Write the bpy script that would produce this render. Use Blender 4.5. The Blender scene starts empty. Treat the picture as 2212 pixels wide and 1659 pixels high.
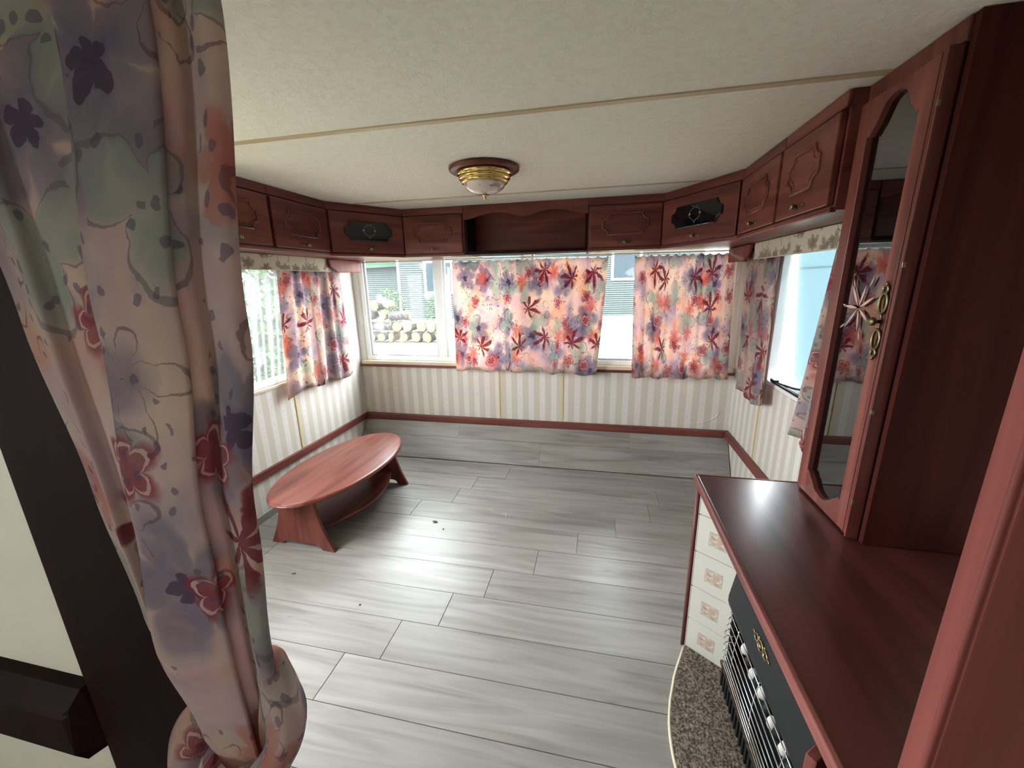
import bpy, bmesh, math, random
from mathutils import Vector, Matrix
PI = math.pi
sc = bpy.context.scene
C = sc.collection

# ------------------------------------------------------------------ camera
cam_d = bpy.data.cameras.new('camera')
cam_d.sensor_fit = 'HORIZONTAL'
cam_d.sensor_width = 36.0
cam_d.lens = 864.735 / 2212 * 36.0
cam_d.clip_start = 0.02
cam_d.clip_end = 200
cam = bpy.data.objects.new('camera', cam_d)
C.objects.link(cam)
Rm = [[0.97782, -0.206795, -0.033213], [0.208523, 0.946326, 0.246952], [-0.019638, -0.248401, 0.968458]]
mw = Matrix.Identity(4)
for r in range(3):
    mw[r][0] = Rm[r][0]
    mw[r][1] = Rm[r][2]
    mw[r][2] = -Rm[r][1]
mw[0][3], mw[1][3], mw[2][3] = 2.0331, 0.0, 1.4402
cam.matrix_world = mw
sc.camera = cam

# ------------------------------------------------------------------ world, exposure
world = bpy.data.worlds.new('overcast_sky')
sc.world = world
world.use_nodes = True
bg = world.node_tree.nodes['Background']
bg.inputs[0].default_value = (0.93, 0.97, 1.0, 1)
bg.inputs[1].default_value = 1.0
sc.view_settings.view_transform = 'Standard'
sc.view_settings.look = 'None'
sc.view_settings.gamma = 1.0
sc.view_settings.use_curve_mapping = False
sc.view_settings.exposure = 5.42
sc.cycles.max_bounces = 9
sc.cycles.diffuse_bounces = 6
sc.cycles.transparent_max_bounces = 14
sc.cycles.transmission_bounces = 4
sc.cycles.adaptive_threshold = 0.045
sc.cycles.sample_clamp_indirect = 8.0
sc.cycles.caustics_reflective = False
sc.cycles.caustics_refractive = False


def portal(loc, rot, sx, sy):
    l = bpy.data.lights.new('window_portal', 'AREA')
    l.shape = 'RECTANGLE'
    l.size = sx
    l.size_y = sy
    l.cycles.is_portal = True
    o = bpy.data.objects.new('window_portal', l)
    o.location = loc
    o.rotation_euler = rot
    C.objects.link(o)


W, H, YB = 3.013, 1.93, 3.112
ZR = 0.32           # height of the mahogany rail
YK = -2.4           # end of the kitchen behind the camera
portal((1.5, YB + 0.07, 1.26), (-PI / 2, 0, 0), 2.9, 0.95)
portal((-0.07, 2.08, 1.2), (0, -PI / 2, 0), 0.8, 0.98)
portal((W + 0.07, 2.1, 1.2), (0, PI / 2, 0), 0.8, 0.95)
portal((-0.07, 1.01, 1.22), (0, -PI / 2, 0), 1.04, 0.58)
portal((W + 0.07, -1.3, 1.3), (0, PI / 2, 0), 0.6, 0.6)
portal((-0.07, -1.3, 1.3), (0, -PI / 2, 0), 0.6, 0.5)


# ------------------------------------------------------------------ node helpers
class N:
    """a tiny wrapper for building shader maths"""
    nt = None

    def __init__(s, sock):
        s.s = sock

    def _b(a, b, op):
        n = N.nt.nodes.new('ShaderNodeMath')
        n.operation = op
        for i, x in enumerate((a, b)):
            if isinstance(x, N):
                N.nt.links.new(x.s, n.inputs[i])
            else:
                n.inputs[i].default_value = float(x)
        return N(n.outputs[0])

    def __add__(a, b): return N._b(a, b, 'ADD')
    def __radd__(a, b): return N._b(b, a, 'ADD')
    def __sub__(a, b): return N._b(a, b, 'SUBTRACT')
    def __rsub__(a, b): return N._b(b, a, 'SUBTRACT')
    def __mul__(a, b): return N._b(a, b, 'MULTIPLY')
    def __rmul__(a, b): return N._b(b, a, 'MULTIPLY')
    def __truediv__(a, b): return N._b(a, b, 'DIVIDE')
    def gt(a, b): return N._b(a, b, 'GREATER_THAN')
    def lt(a, b): return N._b(a, b, 'LESS_THAN')
    def pw(a, b): return N._b(a, b, 'POWER')
    def f1(a, op): return N._b(a, 0, op)


def mat(name):
    m = bpy.data.materials.new(name)
    m.use_nodes = True
    nt = m.node_tree
    nt.nodes.clear()
    out = nt.nodes.new('ShaderNodeOutputMaterial')
    N.nt = nt
    return m, nt, out


def put(nt, sock, v):
    if isinstance(v, N):
        nt.links.new(v.s, sock)
    elif hasattr(v, 'is_output'):
        nt.links.new(v, sock)
    else:
        sock.default_value = v


def bsdf(nt, col, rough=0.5, metal=0.0, bump=None, bstr=0.2, bdist=0.002, spec=0.5, coat=0.0):
    b = nt.nodes.new('ShaderNodeBsdfPrincipled')
    put(nt, b.inputs['Base Color'], col if not isinstance(col, tuple) else (*col, 1))
    put(nt, b.inputs['Roughness'], rough)
    b.inputs['Metallic'].default_value = metal
    b.inputs['Specular IOR Level'].default_value = spec
    b.inputs['Coat Weight'].default_value = coat
    if bump is not None:
        bn = nt.nodes.new('ShaderNodeBump')
        bn.inputs['Strength'].default_value = bstr
        bn.inputs['Distance'].default_value = bdist
        put(nt, bn.inputs['Height'], bump)
        nt.links.new(bn.outputs[0], b.inputs['Normal'])
    return b


def coords(nt, kind='Object', scale=(1, 1, 1), rnd=0.0):
    tc = nt.nodes.new('ShaderNodeTexCoord')
    mp = nt.nodes.new('ShaderNodeMapping')
    nt.links.new(tc.outputs[kind], mp.inputs[0])
    mp.inputs['Scale'].default_value = scale
    if rnd:
        oi = nt.nodes.new('ShaderNodeObjectInfo')
        cx = nt.nodes.new('ShaderNodeCombineXYZ')
        r = N(oi.outputs['Random'])
        for i, k in enumerate((1.0, 1.7, 2.3)):
            put(nt, cx.inputs[i], r * (rnd * k))
        nt.links.new(cx.outputs[0], mp.inputs['Location'])
    return mp.outputs[0]


def noise(nt, vec, scale=5, detail=3, dist=0.0, rough=0.5):
    n = nt.nodes.new('ShaderNodeTexNoise')
    put(nt, n.inputs['Vector'], vec)
    n.inputs['Scale'].default_value = scale
    n.inputs['Detail'].default_value = detail
    n.inputs['Roughness'].default_value = rough
    n.inputs['Distortion'].default_value = dist
    return N(n.outputs[0]), n


def ramp(nt, fac, stops, interp='LINEAR'):
    r = nt.nodes.new('ShaderNodeValToRGB')
    cr = r.color_ramp
    cr.interpolation = interp
    while len(cr.elements) < len(stops):
        cr.elements.new(0.5)
    for e, (p, c) in zip(cr.elements, stops):
        e.position = p
        e.color = (*c, 1) if len(c) == 3 else c
    put(nt, r.inputs[0], fac)
    return r.outputs[0]


def mix(nt, fac, a, b, mode='MIX'):
    n = nt.nodes.new('ShaderNodeMix')
    n.data_type = 'RGBA'
    n.blend_type = mode
    put(nt, n.inputs[0], fac)
    put(nt, n.inputs[6], a if not isinstance(a, tuple) else (*a, 1))
    put(nt, n.inputs[7], b if not isinstance(b, tuple) else (*b, 1))
    return n.outputs[2]


def plain(name, col, rough=0.5, metal=0.0, spec=0.5, coat=0.0):
    m, nt, out = mat(name)
    v = coords(nt)
    f, _ = noise(nt, v, 9, 3)
    c = mix(nt, f, tuple(x * 0.93 for x in col), tuple(min(1, x * 1.07) for x in col))
    b = bsdf(nt, c, rough, metal, spec=spec, coat=coat)
    nt.links.new(b.outputs[0], out.inputs[0])
    return m


def wood(name, dark, mid, light, axis, rough=0.32, fine=0.35, coat=0.0, spec=0.28):
    m, nt, out = mat(name)
    sc1 = [9.0, 9.0, 9.0]
    sc1['xyz'.index(axis)] = 0.7
    sc2 = [160.0, 160.0, 160.0]
    sc2['xyz'.index(axis)] = 5
    v1 = coords(nt, 'Object', tuple(sc1), 7.0)
    v2 = coords(nt, 'Object', tuple(sc2), 7.0)
    f, _ = noise(nt, v1, 1.6, 5, 0.9)
    g, _ = noise(nt, v2, 1.0, 2)
    c = ramp(nt, f, [(0.3, dark), (0.5, mid), (0.72, light)])
    c = mix(nt, g * fine, c, dark)
    b = bsdf(nt, c, rough, 0, bump=g, bstr=0.08, bdist=0.001, coat=coat, spec=spec)
    b.inputs['Coat Roughness'].default_value = 0.22
    nt.links.new(b.outputs[0], out.inputs[0])
    return m


MAH = {a: wood('mahogany_' + a, (0.075, 0.020, 0.016), (0.158, 0.045, 0.036), (0.25, 0.080, 0.062), a, 0.36) for a in 'xyz'}
TBL = {a: wood('table_mahogany_' + a, (0.085, 0.021, 0.015), (0.165, 0.047, 0.034), (0.23, 0.075, 0.056), a, 0.3) for a in 'xyz'}
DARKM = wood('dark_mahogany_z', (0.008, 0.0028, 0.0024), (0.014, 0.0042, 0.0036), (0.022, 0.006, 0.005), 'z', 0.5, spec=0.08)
TOPM = wood('worktop_mahogany', (0.042, 0.012, 0.010), (0.080, 0.022, 0.018), (0.12, 0.034, 0.027), 'y', 0.3, coat=1.0)

JAMB = wood('partition_mahogany', (0.14, 0.036, 0.030), (0.20, 0.054, 0.046), (0.26, 0.075, 0.064), 'z', 0.5, spec=0.12)


def laminate():
    m, nt, out = mat('grey_oak_laminate')
    v1 = coords(nt, 'Object', (0.8, 9, 9), 9.0)
    v2 = coords(nt, 'Object', (4, 150, 150), 9.0)
    v3 = coords(nt, 'Object', (2.2, 7.5, 7.5), 13.0)
    f, _ = noise(nt, v1, 1.8, 6, 1.3)
    g, _ = noise(nt, v2, 1.0, 2)
    k, _ = noise(nt, v3, 1.9, 2, 0.3)
    oi = nt.nodes.new('ShaderNodeObjectInfo')
    c = ramp(nt, f, [(0.28, (0.165, 0.152, 0.136)), (0.45, (0.252, 0.240, 0.219)), (0.62, (0.320, 0.308, 0.285)), (0.8, (0.36, 0.350, 0.330))])
    c = mix(nt, g * 0.42, c, (0.20, 0.18, 0.16))
    knot = ramp(nt, k, [(0.715, (0, 0, 0)), (0.80, (1, 1, 1))])
    c = mix(nt, N(knot) * 0.6, c, (0.13, 0.11, 0.095))
    tone = N(oi.outputs['Random']) * 0.14 + 0.92
    cc = nt.nodes.new('ShaderNodeCombineColor')
    for i in range(3):
        put(nt, cc.inputs[i], tone)
    c = mix(nt, 1.0, c, cc.outputs[0], 'MULTIPLY')
    b = bsdf(nt, c, 0.40, 0, bump=g, bstr=0.12, bdist=0.001, spec=0.6)
    nt.links.new(b.outputs[0], out.inputs[0])
    return m


LAM = laminate()


def wallpaper(name, axis):
    m, nt, out = mat(name)
    v = coords(nt)
    sp = nt.nodes.new('ShaderNodeSeparateXYZ')
    nt.links.new(v, sp.inputs[0])
    x = N(sp.outputs['xyz'.index(axis)]) / 0.093
    z = N(sp.outputs[2]) / 0.055
    fr = (x - x.f1('FLOOR'))
    st = ramp(nt, fr, [(0.0, (0, 0, 0)), (0.05, (1, 1, 1)), (0.46, (1, 1, 1)), (0.52, (0, 0, 0))])
    n1, _ = noise(nt, v, 6, 3)
    n2, _ = noise(nt, v, 260, 2)
    c = mix(nt, N(st), (0.555, 0.51, 0.44), (0.675, 0.66, 0.625))
    zf = z - z.f1('FLOOR') - 0.5
    xf = (fr - 0.25) * 1.69
    d = (zf * zf + xf * xf).f1('SQRT')
    dot = d.lt(0.12) * 0.32
    c = mix(nt, dot, c, (0.45, 0.42, 0.38))
    c = mix(nt, n1 * 0.25, c, (0.52, 0.47, 0.38))
    b = bsdf(nt, c, 0.7, 0, bump=n2, bstr=0.25, bdist=0.001)
    nt.links.new(b.outputs[0], out.inputs[0])
    return m


WPX, WPY = wallpaper('striped_wallpaper_x', 'x'), wallpaper('striped_wallpaper_y', 'y')


def stipple():
    m, nt, out = mat('ceiling_stipple')
    v = coords(nt)
    n1, _ = noise(nt, v, 130, 3, 0.4, 0.6)
    n2, _ = noise(nt, v, 2.0, 3)
    n3, _ = noise(nt, v, 45, 3, 0.8)
    c = mix(nt, n2, (0.83, 0.835, 0.76), (0.89, 0.895, 0.83))
    c = mix(nt, N(ramp(nt, n3, [(0.35, (1, 1, 1)), (0.6, (0, 0, 0))])) * 0.12, c, (0.40, 0.38, 0.30))
    b = bsdf(nt, c, 0.75, 0, bump=n1 + n3, bstr=0.7, bdist=0.004)
    nt.links.new(b.outputs[0], out.inputs[0])
    return m


CEIL = stipple()
CREAM = plain('cream_wall', (0.66, 0.62, 0.50), 0.7)
CREAMTRIM = plain('cream_trim', (0.52, 0.44, 0.28), 0.5)
YELLOW = plain('yellow_batten', (0.60, 0.50, 0.22), 0.5)
WHITE = plain('white_frame', (0.78, 0.78, 0.76), 0.35)
PALEWOOD = plain('pale_sill_wood', (0.62, 0.50, 0.36), 0.5)
TILE = plain('cream_tile_glaze', (0.66, 0.65, 0.58), 0.18)
GROUT = plain('grout', (0.25, 0.23, 0.19), 0.8)
BRASS = plain('brass', (0.70, 0.52, 0.20), 0.16, 1.0)
OLDBRASS = plain('aged_brass', (0.22, 0.175, 0.10), 0.38, 1.0)
CHROME = plain('chrome', (0.75, 0.75, 0.75), 0.15, 1.0)
BLACK = plain('black_enamel', (0.011, 0.012, 0.013), 0.5, spec=0.3)
BLACKGLASS = plain('black_gloss', (0.004, 0.004, 0.005), 0.04, spec=0.6)
GREYMETAL = plain('window_aluminium', (0.42, 0.44, 0.45), 0.4, 0.6)
CERAMIC = plain('ceramic_white', (0.72, 0.70, 0.66), 0.6)
SKIRT = LAM


def glass(name, tint=(0.96, 0.98, 0.98), gl=0.06, rough=0.0):
    m, nt, out = mat(name)
    t = nt.nodes.new('ShaderNodeBsdfTransparent')
    t.inputs[0].default_value = (*tint, 1)
    g = nt.nodes.new('ShaderNodeBsdfGlossy')
    g.inputs['Roughness'].default_value = rough
    lw = nt.nodes.new('ShaderNodeFresnel')
    lw.inputs[0].default_value = 1.45
    mx = nt.nodes.new('ShaderNodeMixShader')
    put(nt, mx.inputs[0], N(lw.outputs[0]) * 0.9 + gl)
    nt.links.new(t.outputs[0], mx.inputs[1])
    nt.links.new(g.outputs[0], mx.inputs[2])
    nt.links.new(mx.outputs[0], out.inputs[0])
    return m


GLASS = glass('window_glass', gl=0.0)
TINT = glass('tinted_caravan_glass', (0.74, 0.77, 0.77), 0.0)
TINT2 = glass('darker_tinted_glass', (0.46, 0.49, 0.49), 0.0)
SMOKE = glass('smoked_glass', (0.30, 0.31, 0.31), 0.20)


def frosted():
    m, nt, out = mat('pale_blue_obscured_glass')
    v = coords(nt)
    n1, _ = noise(nt, v, 60, 2)
    t = nt.nodes.new('ShaderNodeBsdfTranslucent')
    t.inputs[0].default_value = (0.27, 0.35, 0.372, 1)
    d = bsdf(nt, (0.11, 0.145, 0.155), 0.25, bump=n1, bstr=0.1)
    mx = nt.nodes.new('ShaderNodeMixShader')
    mx.inputs[0].default_value = 0.5
    nt.links.new(t.outputs[0], mx.inputs[1])
    nt.links.new(d.outputs[0], mx.inputs[2])
    nt.links.new(mx.outputs[0], out.inputs[0])
    return m


FROST = frosted()


# ---------------------------------------------------------- printed floral cloth
def uvxy(nt, wob=0.012):
    tc = nt.nodes.new('ShaderNodeTexCoord')
    n = nt.nodes.new('ShaderNodeTexNoise')
    nt.links.new(tc.outputs['UV'], n.inputs['Vector'])
    n.inputs['Scale'].default_value = 28
    n.inputs['Detail'].default_value = 3
    sp = nt.nodes.new('ShaderNodeSeparateXYZ')
    nt.links.new(tc.outputs['UV'], sp.inputs[0])
    sn = nt.nodes.new('ShaderNodeSeparateColor')
    nt.links.new(n.outputs[1], sn.inputs[0])
    return (N(sp.outputs[0]) + (N(sn.outputs[0]) - 0.5) * wob * 2, N(sp.outputs[1]) + (N(sn.outputs[1]) - 0.5) * wob * 2, tc.outputs['UV'])


def comb(nt, x, y):
    c = nt.nodes.new('ShaderNodeCombineXYZ')
    put(nt, c.inputs[0], x)
    put(nt, c.inputs[1], y)
    return c.outputs[0]


def blossom(nt, u, v, s, off, n, k, R, thr, inner=0.3, asym=0.0):
    """scattered petal shapes: returns (fill mask, outline mask, radius/petal, cell random)"""
    x, y = u / s + off, v / s + off * 1.37
    vo = nt.nodes.new('ShaderNodeTexVoronoi')
    vo.voronoi_dimensions = '2D'
    vo.inputs['Scale'].default_value = 1.0
    vo.inputs['Randomness'].default_value = 0.75
    nt.links.new(comb(nt, x, y), vo.inputs['Vector'])
    ps = nt.nodes.new('ShaderNodeSeparateXYZ')
    nt.links.new(vo.outputs['Position'], ps.inputs[0])
    rc = nt.nodes.new('ShaderNodeSeparateColor')
    nt.links.new(vo.outputs['Color'], rc.inputs[0])
    dx, dy = x - N(ps.outputs[0]), y - N(ps.outputs[1])
    r = (dx * dx + dy * dy).f1('SQRT')
    an = N._b(dy, dx, 'ARCTAN2') + N(rc.outputs[0]) * 6.28
    cs = (an * (n / 2)).f1('COSINE').f1('ABSOLUTE').pw(k)
    lop = (an + 1.0).f1('COSINE') * asym + 1.0
    pet = (cs * (1 - inner) + inner) * lop * R
    on = N(rc.outputs[1]).gt(thr)
    q = r / pet
    fill = N(ramp(nt, q, [(0.72, (1, 1, 1)), (1.0, (0, 0, 0))])) * on
    line = ((q - 0.97).f1('ABSOLUTE')).lt(0.045) * on
    return fill, line, q, N(rc.outputs[2])


def floral(name, trans=0.50):
    m, nt, out = mat(name)
    u, v, uv = uvxy(nt, 0.014)
    w1, n1 = noise(nt, uv, 6.5, 3, 0.4)
    sn = nt.nodes.new('ShaderNodeSeparateColor')
    nt.links.new(n1.outputs[1], sn.inputs[0])
    w2, w4 = N(sn.outputs[1]), N(sn.outputs[2])
    w3, _ = noise(nt, uv, 24, 3, 0.6)
    c = mix(nt, N(ramp(nt, w1, [(0.36, (0, 0, 0)), (0.62, (1, 1, 1))])), (0.68, 0.55, 0.455), (0.61, 0.455, 0.455))
    c = mix(nt, N(ramp(nt, w2, [(0.50, (0, 0, 0)), (0.66, (1, 1, 1))])) * 0.62, c, (0.68, 0.37, 0.24))
    c = mix(nt, N(ramp(nt, w4, [(0.52, (0, 0, 0)), (0.66, (1, 1, 1))])) * 0.7, c, (0.36, 0.31, 0.37))
    c = mix(nt, N(ramp(nt, w3, [(0.50, (0, 0, 0)), (0.72, (1, 1, 1))])) * 0.35, c, (0.70, 0.60, 0.50))
    soft = w3 * 0.9 + 0.35
    # lavender grey flowers with a dark throat
    f, l, q, r = blossom(nt, u, v, 0.28, 3.7, 5, 0.7, 0.48, 0.22, 0.45, 0.3)
    c = mix(nt, f * soft * (1.05 - q * 0.5), c, (0.185, 0.165, 0.245))
    c = mix(nt, q.lt(0.20) * f * 0.7, c, (0.10, 0.05, 0.10))
    # sage leaves with a dark outline
    f, l, q, r = blossom(nt, u, v, 0.22, 11.2, 3, 1.1, 0.42, 0.42, 0.3, 0.4)
    c = mix(nt, f * soft * 0.85, c, (0.36, 0.405, 0.345))
    c = mix(nt, l * 0.55, c, (0.17, 0.17, 0.17))
    # coral watercolour flowers
    f, l, q, r = blossom(nt, u, v, 0.20, 21.5, 6, 0.8, 0.40, 0.52, 0.4, 0.2)
    c = mix(nt, f * soft * (0.95 - q * 0.45), c, (0.56, 0.17, 0.12))
    # rose blossoms with pale petal lines
    f, l, q, r = blossom(nt, u, v, 0.165, 33.1, 5, 0.6, 0.34, 0.60, 0.5, 0.1)
    c = mix(nt, f * soft, c, (0.36, 0.085, 0.105))
    l2 = ((q - 0.62).f1('ABSOLUTE')).lt(0.05) * f
    c = mix(nt, l2 * 0.8, c, (0.70, 0.54, 0.48))
    # burgundy lilies
    f, l, q, r = blossom(nt, u, v, 0.25, 41.9, 7, 2.2, 0.40, 0.52, 0.10, 0.5)
    c = mix(nt, f * (soft * 0.5 + 0.45), c, (0.235, 0.032, 0.050))
    # pencil line sketches of petals
    f, l, q, r = blossom(nt, u, v, 0.19, 57.3, 5, 1.3, 0.42, 0.5, 0.2, 0.35)
    c = mix(nt, l * 0.55, c, (0.17, 0.08, 0.10))
    # sprays of little dots and berries
    vo = nt.nodes.new('ShaderNodeTexVoronoi')
    vo.voronoi_dimensions = '2D'
    vo.inputs['Scale'].default_value = 1.0
    nt.links.new(comb(nt, u / 0.034, v / 0.040), vo.inputs['Vector'])
    dots = N(vo.outputs['Distance']).lt(0.17) * w4.gt(0.44) * w1.lt(0.52)
    c = mix(nt, dots * 0.6, c, (0.15, 0.12, 0.19))
    d = nt.nodes.new('ShaderNodeBsdfDiffuse')
    put(nt, d.inputs[0], c)
    t = nt.nodes.new('ShaderNodeBsdfTranslucent')
    put(nt, t.inputs[0], c)
    mx = nt.nodes.new('ShaderNodeMixShader')
    mx.inputs[0].default_value = trans
    nt.links.new(d.outputs[0], mx.inputs[1])
    nt.links.new(t.outputs[0], mx.inputs[2])
    nt.links.new(mx.outputs[0], out.inputs[0])
    return m


FLORAL = floral('floral_print_cloth')


def sheer(name='sheer_net', cover=0.03, slant=0.14, leafc=0.14):
    m, nt, out = mat(name)
    u, v, uv = uvxy(nt, 0.003)
    f, l, q, r = blossom(nt, u, v, 0.24, 5.3, 2, 0.9, 0.28, 0.45, 0.06, 0.3)
    leaf = f * leafc
    tr = nt.nodes.new('ShaderNodeBsdfTransparent')
    tr.inputs[0].default_value = (0.97, 0.98, 0.98, 1)
    d = bsdf(nt, (0.74, 0.76, 0.76), 0.8, spec=0.1)
    t = nt.nodes.new('ShaderNodeBsdfTranslucent')
    t.inputs[0].default_value = (0.74, 0.77, 0.77, 1)
    a = nt.nodes.new('ShaderNodeMixShader')
    a.inputs[0].default_value = 0.45
    nt.links.new(d.outputs[0], a.inputs[1])
    nt.links.new(t.outputs[0], a.inputs[2])
    # the net covers more of what is behind it where it is seen at a slant
    lw = nt.nodes.new('ShaderNodeLayerWeight')
    lw.inputs[0].default_value = 0.35
    b = nt.nodes.new('ShaderNodeMixShader')
    put(nt, b.inputs[0], N._b(N._b(leaf + cover, N(lw.outputs[1]) * slant, 'ADD'), 0.92, 'MINIMUM'))
    nt.links.new(tr.outputs[0], b.inputs[1])
    nt.links.new(a.outputs[0], b.inputs[2])
    nt.links.new(b.outputs[0], out.inputs[0])
    return m


SHEER = sheer()
SHEERD = sheer('gathered_net', 0.12, 0.45, 0.12)


def jacquard():
    m, nt, out = mat('beige_jacquard')
    tc = nt.nodes.new('ShaderNodeTexCoord')
    u, v, uv = uvxy(nt, 0.006)
    n1, _ = noise(nt, uv, 90, 3)
    c = mix(nt, n1, (0.46, 0.415, 0.335), (0.55, 0.505, 0.42))
    f, l, q, r = blossom(nt, u, v, 0.085, 3.7, 5, 0.8, 0.44, 0.25, 0.35, 0.3)
    c = mix(nt, f * 0.75, c, (0.17, 0.135, 0.095))
    c = mix(nt, l * 0.9, c, (0.10, 0.08, 0.055))
    f, l, q, r = blossom(nt, u, v, 0.10, 17.7, 2, 0.9, 0.36, 0.3, 0.12, 0.4)
    c = mix(nt, f * 0.7, c, (0.18, 0.145, 0.105))
    f, l, q, r = blossom(nt, u, v, 0.12, 29.7, 1, 1.0, 0.42, 0.2, 0.6, 0.2)
    c = mix(nt, l * 0.8, c, (0.13, 0.105, 0.075))
    b = bsdf(nt, c, 0.85, bump=n1, bstr=0.3, spec=0.2)
    nt.links.new(b.outputs[0], out.inputs[0])
    return m


JACQ = jacquard()


def speckle(name, c1, c2, c3, s, bs=0.6):
    m, nt, out = mat(name)
    v = coords(nt)
    n1, _ = noise(nt, v, s, 3, 0, 0.7)
    c = ramp(nt, n1, [(0.38, c1), (0.5, c2), (0.62, c3)])
    b = bsdf(nt, c, 0.95, bump=n1, bstr=bs, bdist=0.006, spec=0.1)
    nt.links.new(b.outputs[0], out.inputs[0])
    return m


CARPET = speckle('hearth_carpet_pile', (0.06, 0.045, 0.035), (0.15, 0.12, 0.095), (0.30, 0.25, 0.20), 125, 0.9)
GROUND = speckle('yard_ground_dry_grass', (0.045, 0.054, 0.024), (0.105, 0.094, 0.064), (0.18, 0.16, 0.12), 5.0)
BARK = speckle('bark', (0.016, 0.015, 0.0145), (0.032, 0.029, 0.027), (0.055, 0.05, 0.046), 14)
CUT = speckle('cut_timber', (0.055, 0.036, 0.018), (0.085, 0.060, 0.034), (0.11, 0.082, 0.05), 9, 0.2)
LEAF = speckle('leaf_green', (0.018, 0.032, 0.012), (0.036, 0.056, 0.024), (0.06, 0.082, 0.038), 3, 0.1)
SIDING = plain('white_siding', (0.047, 0.056, 0.055), 0.9, spec=0.0)
SHADOW_STRIP = plain('siding_painted_shadow', (0.018, 0.022, 0.022), 0.9, spec=0.0)  # dark colour painting the shadow lines between the boards
GREENPAINT = plain('pale_green_paint', (0.030, 0.052, 0.037), 0.9, spec=0.0)
BLUEPANE = plain('house_window_pane', (0.010, 0.018, 0.026), 0.5, spec=0.1)
BLIND = plain('blind_slat', (0.026, 0.034, 0.040), 0.9, spec=0.0)
DEBRIS = plain('dried_leaf', (0.10, 0.085, 0.06), 0.8)
SHAVE = plain('pale_wood_shaving', (0.72, 0.68, 0.60), 0.7)


def tile_print():
    m, nt, out = mat('tile_picture_print')
    v = coords(nt, 'Object', (1, 1, 1), 0)
    n1, _ = noise(nt, v, 85, 2, 0.6)
    sp = nt.nodes.new('ShaderNodeSeparateXYZ')
    nt.links.new(v, sp.inputs[0])
    X, Z = N(sp.outputs[0]), N(sp.outputs[2])
    c = ramp(nt, n1, [(0.38, (0.55, 0.53, 0.45)), (0.46, (0.50, 0.36, 0.29)), (0.54, (0.60, 0.50, 0.41)), (0.62, (0.66, 0.63, 0.55))])
    # three fruits and a green spray, each a soft round patch
    for fx_, fz_, r_, col in ((-0.017, 0.080, 0.013, (0.50, 0.31, 0.24)), (0.012, 0.078, 0.016, (0.54, 0.36, 0.27)), (0.0, 0.064, 0.012, (0.56, 0.40, 0.30)), (0.012, 0.055, 0.010, (0.34, 0.40, 0.31)), (-0.014, 0.056, 0.009, (0.38, 0.43, 0.35))):
        dx, dz = X - fx_, Z - fz_
        d_ = (dx * dx + dz * dz).f1('SQRT') / r_
        c = mix(nt, N(ramp(nt, d_ + n1 * 0.5, [(0.95, (1, 1, 1)), (1.2, (0, 0, 0))])) * 0.75, c, col)
    edge = N._b((X / 0.031).f1('ABSOLUTE'), ((Z - 0.075) / 0.029).f1('ABSOLUTE'), 'MAXIMUM')
    c = mix(nt, edge.gt(0.94) * 0.8, c, (0.46, 0.44, 0.37))
    b = bsdf(nt, c, 0.2)
    nt.links.new(b.outputs[0], out.inputs[0])
    return m


TILEPRINT = tile_print()


def dome_glass():
    m, nt, out = mat('painted_lamp_glass')
    v = coords(nt)
    n1, _ = noise(nt, v, 22, 3, 0.8)
    c = ramp(nt, n1, [(0.40, (0.80, 0.73, 0.69)), (0.56, (0.80, 0.69, 0.66)), (0.66, (0.42, 0.30, 0.30)), (0.75, (0.30, 0.32, 0.24))])
    b = bsdf(nt, c, 0.18, coat=0.4)
    t = nt.nodes.new('ShaderNodeBsdfTranslucent')
    put(nt, t.inputs[0], c)
    mx = nt.nodes.new('ShaderNodeMixShader')
    mx.inputs[0].default_value = 0.15
    nt.links.new(b.outputs[0], mx.inputs[1])
    nt.links.new(t.outputs[0], mx.inputs[2])
    nt.links.new(mx.outputs[0], out.inputs[0])
    return m


DOME = dome_glass()


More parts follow.
